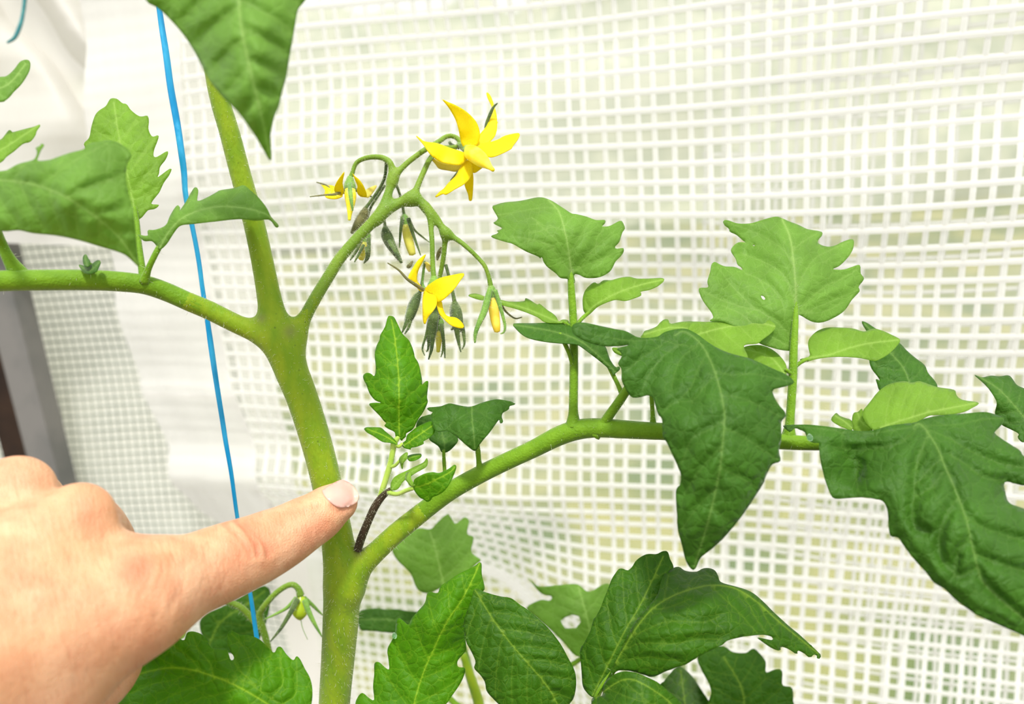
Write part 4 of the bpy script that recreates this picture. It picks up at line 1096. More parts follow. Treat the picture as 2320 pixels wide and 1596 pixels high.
# ---- lower left leaf in front, below the hand
leafC = leaf_part([[(745, 1800, 256, 15), (600, 1860, 240, 12), (420, 1800, 232, 10), (300, 1680, 228, 8), (285, 1560, 226, 6)]], M['rachis'])
leaflet('leaflet', leafC, Q(280, 1197, '60,1250 90,1130 240,1035 340,985 395,945 430,938 460,960 540,1020 560,985 580,945 640,938 720,970 760,1020 790,1080 850,1092 930,1095 955,1150 968,1190 985,1200 1000,1170 950,1080 935,1010 948,945 980,930 1050,965 1130,970 1230,1008 1300,1070 1360,1132 1388,1090 1405,1075 1435,1085 1480,1150 1540,1200 1565,1160 1600,1190 1640,1270 1690,1360 1712,1470 1702,1600 1650,1720 1300,1790 700,1790 200,1790 -120,1700 -140,1600 -60,1480 20,1380'),
        [(270, 1560, 228), (300, 1530, 224), (330, 1530, 219), (430, 1515, 213), (530, 1552, 210), (640, 1620, 212), (390, 1440, 219), (450, 1450, 218), (530, 1440, 222), (630, 1470, 220), (700, 1540, 218), (280, 1620, 226), (400, 1620, 218), (500, 1680, 217), (500, 1490, 216)],
        Q(280, 1197, '60,1370 170,1315 400,1270 600,1282 800,1340 1000,1420 1200,1530 1400,1660'), M['leaf_tender'], s=6, auto=False, pucker=1.3, wm=5,
        veins=[Q(280, 1197, a) for a in ('800,1340 960,1370 1120,1400 1280,1510 1500,1660', '700,1300 600,1180 450,1060 360,1000', '820,1340 780,1220 680,1100 620,970', '1080,1390 1140,1280 1130,1160 1060,1040 980,960', '1240,1470 1260,1330 1230,1200 1170,1100', '1340,1540 1440,1420 1420,1250 1420,1110', '1440,1600 1560,1500 1570,1300 1565,1190', '500,1275 340,1190 240,1130', '640,1290 480,1370 250,1420 80,1500', '860,1360 700,1420 480,1500 200,1640', '1060,1450 900,1500 640,1560 400,1680', '980,1170 1060,1300 1200,1420')])
# ---- flower truss
s = Solid(0.34, 2.2)
s.chain([(r[0], r[1], r[2], r[3] * 0.98) for r in TR[1:]], sub=3)
A0 = [(855, 497, 245.5, 9), (866, 472, 246, 9.5), (880, 437, 247, 9.5), (889, 405, 248, 9)]
s.chain(A0, k=2.5)
s.chain([(889, 412, 248, 8.5), (888, 388, 248, 8), (884, 370, 248, 7.5), (872, 360, 248.5, 6.8), (857, 356, 249, 6.3), (835, 357, 250, 5.8), (816, 363, 250.5, 5.4), (805, 373, 251, 5.2), (799, 390, 251, 5.2), (794, 404, 251, 6)], k=2)
s.chain([(889, 412, 248, 8), (900, 393, 248, 7), (922, 370, 249, 6.4), (945, 352, 250, 6.2), (962, 340, 251, 6.2), (982, 328, 253, 6), (997, 319, 255, 5.8), (1008, 311, 257, 5.5), (1022, 308, 258, 5.5), (1037, 314, 258, 5.5), (1048, 326, 257, 6)], k=2)
s.chain([(930, 455, 248, 9), (938, 443, 248, 8), (948, 417, 249, 6.8), (962, 385, 251, 6.4), (976, 358, 254, 6.2), (1000, 338, 258, 6), (1030, 335, 258, 6)], k=2.5)
s.chain([(932, 450, 248, 11), (952, 457, 248, 10), (967, 472, 248, 10), (985, 490, 248, 8.5), (1000, 514, 248, 8.5), (1012, 531, 248, 8.5)], k=2.5)
s.chain([(964, 470, 248, 8), (972, 488, 247, 6.6), (976, 513, 247, 6.2), (979, 550, 246, 6), (980, 590, 246, 6), (982, 622, 245, 6.4), (983, 634, 245, 8)], k=2)
s.chain([(1010, 528, 248, 8), (1008, 550, 249, 6.3), (1005, 580, 250, 6), (1000, 610, 251, 5.6), (993, 645, 252, 5), (988, 690, 252, 5)], k=2)
s.chain([(1010, 529, 248, 8), (1024, 536, 248, 6.5), (1045, 550, 247, 5.8), (1065, 567, 246, 5.4), (1085, 587, 246, 5.2), (1098, 603, 245, 5.2), (1107, 626, 245, 5.2), (1112, 650, 245, 6.5)], k=2)
v, q = s.mesh(); v = s.smooth(v, q, 2)
vn = quad_normals(v, q) @ CAMN[:3, :3].T
vw = to_world(v)
truss = new_mesh('flower_stalk', vw, q, M['stalk'], plant)
for i in RNG.choice(len(vw), 2600, replace=False):
    HAIR.append((vw[i], vn[i], 0.8))
th = Soup()
th.tube([(876, 363, 250, 4), (872, 400, 252, 3.6), (860, 427, 254, 3.6), (840, 456, 255, 3.6), (827, 474, 255, 4.5)], 8, hair=0.9)
th.tube([(872, 420, 257, 3), (856, 445, 257, 3), (838, 475, 257, 3), (828, 520, 257, 3)], 8, hair=0.9)
th.tube([(888, 405, 250, 4), (897, 418, 254, 3.4), (905, 438, 257, 3.2), (912, 468, 258, 3.2), (916, 490, 258, 4)], 8, hair=0.9)
th.tube([(865, 470, 252, 3), (870, 495, 254, 3), (873, 518, 255, 4)], 8, hair=0.9)
th.tube([(962, 592, 251, 3), (956, 640, 252, 3.5), (950, 668, 252, 4)], 8, hair=0.6)
th.tube([(1010, 600, 251, 4), (1022, 645, 252, 4), (1030, 685, 252, 5)], 8, hair=0.6)
th.tube([(997, 655, 252, 3), (996, 690, 252, 3.5), (994, 722, 252, 4)], 8, hair=0.4)
th.build('thin_stalks', M['sepal_dark'], truss)

def petal(parent, ol, md, ctrl, mat='petal', nm='petal', s_=4.5):
    return leaflet(nm, parent, ol, ctrl, md, M[mat], s=s_, lat=None, auto=False, pucker=0.7, wave=0.9, wm=3.0, thick=0.3)

def sepal(parent, rows, mat='sepal_dark', hair=0.5):
    sp = Soup(); sp.tube(rows, 8, 6, flat=0.55, hair=hair)
    return sp.build('sepal', M[mat], parent)

def flower(rows, mat='calyx'):
    sp = Soup(); sp.tube(rows, 12, 5, hair=0.35)
    return sp.build('flower', M[mat], plant)

O = (640, 200)
# hero flower, facing the viewer
fl = flower([(1040, 325, 258, 6), (1050, 333, 256, 9), (1058, 338, 253, 10), (1064, 340, 251, 7)])
fl['label'] = 'large open yellow flower facing the viewer'
petal(fl, Q(*O, '1450,103 1490,120 1560,150 1650,200 1720,260 1770,330 1792,430 1765,510 1720,550 1660,550 1620,500 1600,400 1570,290 1510,180'), Q(*O, '1700,540 1680,400 1620,270 1460,110'), [(1064, 338, 252), (1045, 300, 250), (1030, 260, 248), (1003, 227, 244), (1082, 295, 252), (1042, 315, 252)])
petal(fl, Q(*O, '1725,500 1780,425 1850,340 1885,250 1900,200 1890,150 1860,90 1847,40 1865,42 1890,75 1912,135 1930,190 1943,260 1946,350 1930,420 1905,455 1840,520 1770,540'), Q(*O, '1740,520 1850,420 1915,300 1915,190 1865,60'), [(1070, 335, 253), (1105, 300, 256), (1118, 265, 259), (1108, 215, 262), (1120, 310, 255)])
petal(fl, Q(*O, '1755,530 1800,500 1900,482 1960,460 2020,428 2140,405 2140,440 2120,475 2085,520 2070,545 1980,592 1890,622 1820,600'), Q(*O, '1760,540 1900,540 2020,490 2135,415'), [(1082, 335, 252), (1120, 332, 250), (1150, 320, 250), (1174, 303, 248), (1115, 350, 247), (1105, 325, 253)])
petal(fl, Q(*O, '1690,650 1780,670 1850,690 1832,708 1790,740 1735,772 1705,730'), Q(*O, '1700,650 1760,720 1740,765'), [(1068, 365, 252), (1095, 375, 254), (1075, 390, 255)])
petal(fl, Q(*O, '1690,690 1715,710 1728,800 1728,880 1718,1010 1700,1022 1688,1015 1680,960 1650,880 1660,800'), Q(*O, '1700,720 1695,860 1700,1015'), [(1066, 375, 253), (1070, 420, 256), (1064, 454, 258), (1055, 415, 256)])
petal(fl, Q(*O, '1630,670 1680,650 1720,700 1712,790 1655,860 1560,912 1480,962 1450,955 1380,988 1420,940 1460,910 1500,860 1570,790 1605,720'), Q(*O, '1690,680 1630,800 1520,900 1390,980'), [(1062, 365, 251), (1045, 400, 245), (1020, 430, 243), (988, 445, 246), (1030, 400, 249), (1065, 400, 248)])
petal(fl, Q(*O, '1350,640 1450,670 1560,690 1640,650 1625,700 1590,752 1560,758 1500,748 1420,732 1385,690'), Q(*O, '1640,660 1500,700 1370,660'), [(1050, 362, 254), (1010, 380, 257), (978, 362, 256)], 'petal_pale')
petal(fl, Q(*O, '1212,430 1240,448 1290,482 1400,497 1520,540 1640,578 1685,610 1670,650 1620,690 1560,692 1450,672 1370,625 1320,570 1280,510'), Q(*O, '1670,620 1520,600 1380,550 1220,440'), [(1060, 350, 252), (1030, 350, 248), (990, 340, 246), (945, 310, 247), (1000, 365, 247), (1015, 330, 252)])
cone = Soup()
cone.tube([(1061, 338, 251, 9), (1068, 346, 247, 17), (1078, 353, 244, 18.5), (1090, 362, 241, 17), (1100, 370, 238, 12), (1110, 379, 235, 6.5), (1117, 385, 233, 4.5)], 20, 5, ribs=0.03)
cone.build('anther_cone', M['anther'], fl)
sepal(fl, [(1098, 300, 258, 2), (1102, 280, 258, 3.5), (1110, 260, 257, 4), (1118, 243, 256, 3), (1127, 234, 255, 1.2)], 'sepal_dark', 0.1)
sepal(fl, [(1024, 333, 259, 3), (1018, 322, 261, 3.5), (1024, 328, 262, 3), (1040, 335, 260, 4)], 'sepal_dark', 0.3)
sepal(fl, [(1050, 372, 258, 4), (1035, 395, 257, 4), (1022, 410, 256, 3)], 'sepal_dark', 0.2)

# flower on the left arch, seen from the side
f2 = flower([(794, 400, 251, 6), (793, 412, 251, 11), (793, 424, 251, 14), (794, 432, 251, 12)])
petal(f2, Q(*O, '562,762 545,780 500,840 475,890 470,930 490,960 540,975 556,930 545,860 558,790'), Q(*O, '530,960 510,880 555,775'), [(774, 442, 249), (762, 415, 245), (779, 392, 243)])
petal(f2, Q(*O, '635,775 655,800 695,832 740,900 765,985 725,985 690,972 672,930 680,890 660,840'), Q(*O, '705,975 705,890 645,790'), [(815, 443, 249), (820, 415, 246), (800, 396, 244)])
petal(f2, Q(*O, '345,868 365,880 470,885 480,950 545,965 520,990 470,1002 400,992 378,960 385,925'), Q(*O, '540,970 450,960 350,875'), [(774, 442, 252), (750, 440, 255), (727, 418, 259), (740, 447, 254)])
petal(f2, Q(*O, '745,930 790,900 855,878 840,920 790,985 760,985 700,975'), Q(*O, '710,970 780,940 850,882'), [(816, 443, 253), (838, 432, 257), (852, 420, 260)], 'petal_pale')
c2 = Soup(); c2.tube([(793, 432, 251, 13), (794, 445, 250, 13), (794, 460, 249, 10.5), (793, 475, 248.5, 7), (792, 488, 248, 4.5), (791.5, 499, 248, 3.5)], 14, 4, ribs=0.04); c2.build('anther_cone', M['anther'], f2)
sepal(f2, [(780, 430, 250, 4), (760, 440, 247, 3.5), (735, 442, 245, 2.5), (702, 446, 243, 1.2)], 'sepal_brown', 0.3)
sepal(f2, [(782, 436, 253, 4), (758, 434, 256, 3.5), (738, 420, 258, 2.5), (717, 413, 260, 1.2)], 'sepal_brown', 0.3)
sepal(f2, [(792, 415, 247, 5), (794, 440, 244, 5), (797, 462, 243, 3.5), (799, 478, 243, 1.5)], 'calyx', 0.5)
sepal(f2, [(806, 430, 254, 4), (825, 440, 257, 3), (842, 446, 259, 1.5)], 'sepal_dark', 0.3)

# flower hanging in the middle of the truss
O4 = (640, 560)
f3 = flower([(983, 626, 245, 7), (983, 640, 245, 12), (980, 652, 245, 13), (976, 662, 244, 9)])
petal(f3, Q(*O4, '1302,65 1270,85 1230,120 1185,190 1138,285 1160,305 1200,330 1245,395 1290,400 1255,350 1222,300 1232,215 1275,130'), Q(*O4, '1270,390 1190,280 1230,170 1298,75'), [(962, 658, 243), (930, 635, 238), (948, 602, 242), (964, 577, 247)])
petal(f3, Q(*O4, '1285,400 1300,365 1340,330 1420,282 1530,255 1645,238 1610,300 1550,385 1470,462 1410,500 1385,480 1345,425'), Q(*O4, '1330,420 1450,360 1635,245'), [(963, 660, 241), (1000, 640, 236), (1050, 620, 236), (1010, 675, 234), (985, 680, 236)])
petal(f3, Q(*O4, '1285,395 1330,420 1385,440 1398,500 1375,560 1315,635 1287,702 1272,660 1268,580 1268,480'), Q(*O4, '1330,430 1325,540 1285,695'), [(965, 662, 240), (985, 680, 234), (968, 700, 230), (961, 735, 231)])
petal(f3, Q(*O4, '1395,478 1440,485 1460,570 1495,625 1580,642 1640,700 1635,735 1540,712 1465,650 1418,590'), Q(*O4, '1415,490 1440,590 1530,675 1635,720'), [(992, 682, 236), (1003, 708, 235), (1025, 728, 234), (1050, 740, 236)])
petal(f3, Q(*O4, '1285,140 1320,150 1345,200 1330,230 1300,190'), Q(*O4, '1330,220 1300,150'), [(962, 598, 252), (975, 612, 251), (968, 605, 252)], 'petal_pale', s_=3.5)
sepal(f3, [(960, 657, 239, 4.5), (942, 646, 236, 4), (922, 632, 234, 3.2), (903, 612, 233, 2.4), (878, 596, 232, 1.4)], 'sepal_brown', 0.1)
sepal(f3, [(960, 610, 248, 3), (957, 640, 248, 3), (962, 655, 247, 3.5)], 'calyx', 0.3)

def bud(rows, mat='sepal_dark', nm='flower_bud', hair=0.8):
    sp = Soup(); sp.tube(rows, 12, 5, hair=hair, ribs=0.08)
    return sp.build(nm, M[mat], plant)
b = bud([(828, 470, 255, 4), (826, 482, 255, 10), (818, 498, 254, 11.5), (808, 512, 253, 9), (800, 523, 253, 5), (796, 529, 253, 2.5)], 'sepal_brown'); b['label'] = 'withered greyish hairy bud behind the stalk'
b = bud([(873, 514, 255, 4), (873, 522, 254, 9), (877, 534, 254, 12.5), (885, 552, 253, 11.5), (895, 570, 252, 8.5), (904, 585, 252, 5.5), (910, 596, 252, 3)])
sepal(b, [(880, 545, 251, 5), (895, 570, 249.5, 4), (908, 594, 250, 2)], 'sepal_dark', 0.3)
# opening bud with pale yellow tube
b = bud([(916, 486, 258, 4.5), (917, 494, 258, 9), (919, 505, 258, 10), (921, 515, 258, 8.5)], 'calyx')
t_ = Soup(); t_.tube([(919, 508, 258, 8), (923, 530, 257, 10.5), (929, 555, 256, 10), (935, 577, 256, 7.5)], 12, ribs=0.08); t_.build('petal_tube', M['bud_tube'], b)
for r_ in ([(911, 492, 256, 4), (908, 520, 255, 3.5), (906, 545, 255, 2.5), (905, 562, 255, 1.2)], [(925, 495, 255, 5), (934, 525, 254, 4), (945, 556, 254, 2.6), (953, 579, 254, 1.2)], [(928, 500, 260, 3.5), (940, 522, 262, 2.5), (957, 537, 263, 2), (973, 549, 263, 1)]): sepal(b, r_, 'sepal_dark')
# opening bud under the main stalk
b = bud([(829, 518, 257, 5), (829, 530, 257, 11), (828, 545, 257, 12), (826, 555, 257, 10)], 'calyx')
t_ = Soup(); t_.tube([(828, 545, 257, 9), (824, 565, 256, 9.5), (819, 582, 256, 8), (816, 588, 256, 6)], 12, ribs=0.1); t_.build('petal_tube', M['bud_tube'], b)
for r_ in ([(818, 545, 255, 4), (808, 568, 254, 3.5), (798, 583, 254, 2.5), (793, 590, 254, 1.2)], [(824, 555, 254, 3.5), (812, 578, 253, 3), (803, 594, 253, 1.5)], [(835, 540, 254, 5), (836, 565, 253, 4), (834, 585, 253, 3), (824, 597, 253, 1.2)], [(830, 560, 253, 4), (831, 580, 252, 3), (826, 594, 252, 1.3)]): sepal(b, r_, 'sepal_dark')
# lower cluster of buds
b = bud([(951, 664, 252, 5), (945, 674, 252, 9.5), (937, 694, 251, 12.5), (929, 716, 250, 11), (922, 733, 250, 7)])
for r_ in ([(926, 720, 249, 6), (917, 740, 249, 4), (911, 754, 249, 1.5)], [(930, 728, 249, 4), (925, 744, 249, 3), (917, 757, 249, 1.5)]): sepal(b, r_)
b = bud([(987, 690, 252, 6), (985, 702, 251, 11), (982, 722, 250, 12.5), (978, 750, 249, 12), (976, 775, 249, 9)])
for r_ in ([(974, 730, 248, 5), (964, 765, 248, 3), (957, 790, 248, 2.2), (962, 806, 248, 1)], [(980, 760, 247, 6), (978, 790, 247, 4), (971, 815, 247, 1.5)], [(972, 770, 248, 4), (970, 790, 248, 2.5), (966, 798, 248, 1.2)]): sepal(b, r_)
b = bud([(994, 718, 253, 5), (996, 730, 253, 10), (997, 745, 253, 10), (996, 755, 253, 8)], 'calyx')
t_ = Soup(); t_.tube([(996, 748, 253, 8), (995, 770, 252, 7), (993, 798, 252, 4)], 10, ribs=0.1); t_.build('petal_tube', M['bud_tube'], b)
for r_ in ([(1000, 735, 251, 5), (1004, 765, 250, 4), (1007, 790, 250, 2.5), (1008, 812, 250, 1.2)], [(1004, 770, 250, 3), (1003, 795, 250, 2.2), (999, 810, 250, 1)]): sepal(b, r_)
b = bud([(1030, 684, 252, 6), (1031, 695, 252, 11), (1034, 710, 251, 14), (1037, 730, 251, 13.5), (1040, 750, 250, 10)])
for r_ in ([(1033, 725, 249, 8), (1036, 755, 249, 6), (1040, 780, 249, 3.5), (1044, 798, 249, 1.4)], [(1047, 735, 250, 5), (1051, 760, 250, 4), (1052, 780, 250, 2.4), (1047, 792, 250, 1.2)], [(1030, 730, 250, 4), (1026, 745, 250, 2.5), (1021, 747, 250, 1)]): sepal(b, r_)
# bud at the end of the right-hand arch
b = bud([(1112, 648, 245, 6.5), (1113, 656, 245, 10), (1115, 668, 245, 11.5), (1117, 680, 245, 10)], 'calyx')
t_ = Soup(); t_.tube([(1117, 672, 245, 8), (1119, 695, 244, 11.5), (1122, 720, 244, 11), (1125, 740, 243, 9), (1127, 752, 243, 6.5)], 14, ribs=0.08); t_.build('petal_tube', M['bud_tube_warm'], b)
for r_, m_ in (([(1110, 655, 243, 6), (1104, 680, 242, 8), (1096, 708, 241, 8), (1084, 735, 240, 6), (1077, 757, 240, 4.5), (1076, 777, 240, 2)], 'calyx'), ([(1122, 658, 243, 5), (1130, 685, 243, 5), (1138, 712, 243, 4), (1144, 738, 243, 3.2), (1142, 752, 243, 2.2), (1134, 757, 243, 1.2)], 'calyx'), ([(1128, 672, 247, 3.5), (1140, 698, 249, 2.6), (1152, 712, 250, 2.2), (1168, 722, 251, 1.8), (1183, 719, 251, 1)], 'sepal_brown')): sepal(b, r_, m_)
# small dry speck-like bud behind
b = bud([(1000, 560, 256, 2), (994, 575, 256, 5), (990, 590, 256, 2)], 'sepal_brown')
b = bud([(935, 592, 254, 2), (928, 602, 254, 5), (922, 606, 254, 3)], 'sepal_brown')

# droplets hanging from leaf edges
def droplet(px, py, d, r, parent):
    sp = Soup(); sp.tube([(px - r * .3, py - r * 1.4, d, r * 0.2), (px - r * .15, py - r * .8, d, r * 0.75), (px, py, d, r), (px + r * .1, py + r * .7, d, r * 0.7), (px + r * .1, py + r, d, r * 0.15)], 12, 4)
    return sp.build('water_droplet', M['water'], parent)
m, nt, out = mat_new('water')
gl = N(nt, 'ShaderNodeBsdfPrincipled', i_Roughness=0.03); gl.inputs['Transmission Weight'].default_value = 0.9; gl.inputs['IOR'].default_value = 1.33
gl.inputs['Base Color'].default_value = srgb(200, 240, 200); nt.links.new(gl.outputs[0], out.inputs[0]); M['water'] = m
droplet(1835, 993, 210, 7, leafR)
droplet(894, 1442, 244, 6, leafB)

# ------------------------------------------------------------------ second plant, behind
base2 = np.array(at(1090, 1640, 305))
plant2 = empty('tomato_plant', (base2[0], base2[1] + 0.01, 0))
tag(plant2, 'out-of-focus tomato plant behind the first one, leaf tips and tiny green fruit low down', 'plant')
sp = Soup()
sp.tube([(1050, 1484, 300, 8), (1066, 1535, 301, 11), (1085, 1596, 303, 12), (1092, 1660, 305, 12)], 12)
top = np.array(at(1092, 1655, 305))
c = catmull(np.array([top, top * .5 + np.array((base2[0], base2[1] + .01, 0)) * .5, (base2[0], base2[1] + .01, -0.01)]), 6)
sp.tube_w(c, np.linspace(0.0024, 0.006, len(c)), 12)
sp.build('main_stem', M['stem'], plant2)
STALK2 = [[(1088, 1620, 304, 9), (1060, 1500, 312, 7), (1020, 1380, 318, 6), (1005, 1320, 320, 5)],
          [(1090, 1650, 305, 9), (1200, 1560, 318, 7), (1290, 1510, 321, 6), (1340, 1478, 320, 5)],
          [(1086, 1640, 305, 9), (1000, 1560, 318, 6), (965, 1440, 323, 5), (955, 1415, 323, 4)],
          [(1090, 1650, 305, 9), (1400, 1720, 300, 8), (1620, 1690, 300, 7), (1690, 1630, 301, 5)],
          [(1090, 1650, 305, 9), (1300, 1730, 298, 8), (1500, 1700, 294, 6), (1560, 1640, 295, 5)],
          [(1090, 1650, 305, 9), (800, 1740, 312, 8), (560, 1660, 324, 7), (480, 1530, 327, 6), (470, 1460, 327, 4)]]
G = [('1015,1165 1030,1187 1045,1178 1052,1172 1063,1180 1058,1210 1073,1218 1067,1250 1080,1262 1090,1270 1075,1282 1050,1312 1000,1332 970,1345 945,1335 930,1300 900,1270 888,1245 905,1225 945,1198 975,1200 990,1185', '1005,1325 985,1240 972,1200', [(1005, 1330, 318), (985, 1240, 322), (1015, 1165, 330), (890, 1245, 324), (1090, 1270, 318)], 'leaf_soft'),
     ('1195,1308 1210,1322 1225,1330 1280,1325 1310,1325 1335,1342 1375,1322 1395,1350 1382,1420 1340,1482 1305,1487 1280,1460 1250,1430 1215,1400 1192,1378 1225,1360 1245,1362 1250,1352 1225,1345', '1345,1475 1330,1400 1310,1330', [(1345, 1475, 318), (1320, 1400, 316), (1200, 1310, 326), (1390, 1350, 324), (1220, 1390, 322)], 'leaf_soft'),
     ('812,1388 850,1379 875,1382 900,1381 925,1386 955,1392 960,1440 900,1436 840,1430 815,1426', '955,1415 880,1405 815,1405', [(955, 1415, 322), (880, 1400, 320), (812, 1405, 324), (880, 1435, 318)], 'leaf_mid'),
     ('1580,1490 1605,1468 1640,1465 1660,1478 1690,1480 1705,1470 1718,1478 1735,1500 1735,1525 1755,1518 1772,1520 1772,1550 1780,1556 1795,1560 1797,1590 1792,1640 1600,1650 1612,1570 1590,1520', '1690,1640 1680,1560 1640,1490', [(1690, 1640, 300), (1680, 1560, 300), (1620, 1470, 308), (1790, 1570, 304), (1600, 1560, 302)], 'leaf_deep'),
     ('1505,1545 1530,1515 1545,1512 1570,1535 1590,1565 1612,1600 1630,1650 1480,1660 1465,1590', '1560,1650 1550,1580 1542,1520', [(1560, 1650, 294), (1545, 1580, 296), (1540, 1515, 302)], 'leaf_deep'),
     ('452,1412 462,1395 480,1385 520,1368 560,1345 600,1328 613,1350 606,1400 592,1440 560,1482 480,1472 458,1442', '470,1470 500,1410 560,1370 600,1340', [(460, 1430, 326), (530, 1400, 322), (605, 1345, 328), (560, 1470, 322)], 'leaf_deep')]
for i, (ol, md, ct, mt) in enumerate(G):
    hs = [pts('1270,1408 1280,1400 1295,1393 1312,1397 1317,1410 1305,1424 1280,1425')] if i == 1 else []
    l2 = Soup()
    l2.tube(STALK2[i], 10); l2 = l2.build('leaf', M['rachis'], plant2)
    leaflet('leaflet', l2, pts(ol), ct, pts(md), M[mt], s=7, lat=4, pucker=0.8, wave=0.8, holes=hs, wm=4)
ft = Soup()
ft.tube([(640, 1640, 292, 7), (612, 1490, 288, 7), (603, 1450, 287, 7.5), (594, 1420, 287, 8), (588, 1395, 287, 8), (602, 1370, 286, 7), (626, 1344, 286, 6.5), (650, 1328, 286, 6.5), (665, 1326, 286, 6.5), (676, 1335, 286, 7), (681, 1350, 286, 9)], 12, hair=0.5)
ft.tube([(594, 1425, 287, 7), (572, 1404, 287, 7), (550, 1380, 286, 7), (527, 1368, 286, 7), (500, 1360, 285, 6), (470, 1355, 284, 6)], 12, hair=0.5)
ft.tube([(1090, 1650, 305, 8), (900, 1740, 298, 8), (700, 1740, 294, 8), (640, 1630, 292, 7)], 12)
fo = ft.build('fruit_stalk', M['stalk'], plant2)
fs = Soup(); fs.tube([(681, 1350, 286, 6), (681, 1362, 286, 13), (680, 1378, 286, 18), (680, 1392, 286, 16), (680, 1402, 286, 8), (680, 1406, 286, 2)], 18, 5)
fs.build('green_fruit', M['fruit'], fo)['label'] = 'pea-sized green fruit'
for r_, m_ in (([(672, 1356, 285, 6), (650, 1378, 284, 4), (625, 1392, 283, 3), (600, 1404, 282, 1.3)], 'calyx'), ([(674, 1358, 283, 7), (656, 1392, 280, 5.5), (636, 1425, 279, 4), (612, 1455, 279, 1.5)], 'sepal_dark'), ([(688, 1355, 287, 6), (708, 1372, 288, 4.5), (722, 1386, 289, 3), (732, 1395, 290, 1.5)], 'calyx'), ([(690, 1360, 283, 7), (702, 1392, 281, 6), (716, 1420, 280, 4), (730, 1444, 280, 1.6)], 'calyx'), ([(681, 1402, 286, 1), (686, 1425, 286, 0.8), (697, 1450, 286, 0.6)], 'calyx')):
    x = Soup(); x.tube(r_, 8, 6, flat=0.5, hair=0.2); x.build('sepal', M[m_], fo)

# tiny yellow-green leaf tip under the hand
sm = Soup(); sm.tube([(400, 1450, 300, 6), (408, 1430, 300, 6), (414, 1412, 300, 2)], 8)
sm.tube([(1090, 1655, 305, 7), (700, 1760, 312, 7), (470, 1640, 306, 6), (400, 1450, 300, 5)], 8)
smo = sm.build('leaf', M['calyx'], plant2)
leaflet('leaflet', smo, pts('385,1440 395,1420 405,1408 415,1418 420,1440 405,1450'), [(385, 1440, 300), (405, 1410, 302), (420, 1440, 298)], pts('405,1448 405,1412'), M['leaf_light'], s=5, auto=False, pucker=0.2)

# ------------------------------------------------------------------ stem hairs, many and fine: one part
def hairs():
    V, Fc = [], []
    for p, n, k in HAIR:
        n = np.array(n, float)
        t = np.cross(n, RNG.normal(size=3)); t /= np.linalg.norm(t) + 1e-9
        b_ = np.cross(n, t)
        ln = (0.4 + 1.7 * RNG.random() ** 2.2) * k * 0.001
        r = 0.00004
        d = n + 0.5 * RNG.normal(size=3) * 0.5 + np.array((0, 0, -0.15)); d /= np.linalg.norm(d)
        mid_ = p + d * ln * 0.55
        tip = mid_ + (d + 0.25 * RNG.normal(size=3)) * ln * 0.45
        i = len(V)
        for a in range(3):
            c_, s_ = math.cos(a * 2.094), math.sin(a * 2.094)
            V.append(p - n * 0.0001 + (t * c_ + b_ * s_) * r)
        for a in range(3):
            c_, s_ = math.cos(a * 2.094), math.sin(a * 2.094)
            V.append(mid_ + (t * c_ + b_ * s_) * r * 0.75)
        V.append(tip)
        for a in range(3):
            e = (a + 1) % 3
            Fc.append((i + a, i + e, i + 3 + e, i + 3 + a)); Fc.append((i + 3 + a, i + 3 + e, i + 6))
    tag(new_mesh('stem_hairs', V, Fc, M['hair'], plant), kind='stuff')
hairs()

# ------------------------------------------------------------------ twine
def twine(name, rows, mat, lbl, flat, tw):
    p = catmull(np.array(rows, float), 10)
    c = np.array([to_world(cs(a, b, d)) for a, b, d, r in p])
    r = p[:, 3] * p[:, 2] / F * 0.001
    sp = Soup(); sp.tube_w(c, r, 14, flat=flat, twist=tw, ribs=0.06)
    o = sp.build(name, mat)
    return tag(o, lbl, 'twine')
twine('support_twine', [(235, -900, 240, 9), (270, -600, 243, 9), (310, -320, 246, 9), (345, -100, 248, 8.5), (358, 0, 249, 8), (367, 62, 250, 8), (377, 125, 250, 8), (387, 200, 251, 7.6), (400, 275, 252, 7.4), (410, 340, 252, 7), (417, 390, 253, 7), (421, 444, 253, 6.8), (435, 511, 254, 6.8), (450, 590, 255, 6.6), (460, 661, 256, 6.4), (471, 735, 257, 6.6), (478, 785, 258, 6.6), (490, 865, 259, 5.6), (503, 945, 260, 5.4), (512, 1005, 261, 5.2), (524, 1075, 262, 5.2), (536, 1162, 263, 5.2), (550, 1250, 265, 5.6), (567, 1347, 266, 6), (581, 1440, 268, 6.2), (600, 1560, 270, 6), (640, 1760, 278, 6), (700, 2100, 300, 6)],
      M['twine'], 'bright blue plastic twine running down behind the leaf stalk and finger', 0.75, 9.0)
twine('loose_twine', [(62, -120, 400, 5), (60, -40, 400, 5), (56, 0, 400, 5), (52, 32, 400, 4.5), (46, 57, 399, 4.5), (33, 85, 398, 4), (16, 97, 398, 2.5)],
      M['twine_teal'], 'short frayed end of teal twine against the white film fold', 0.8, 3.0)

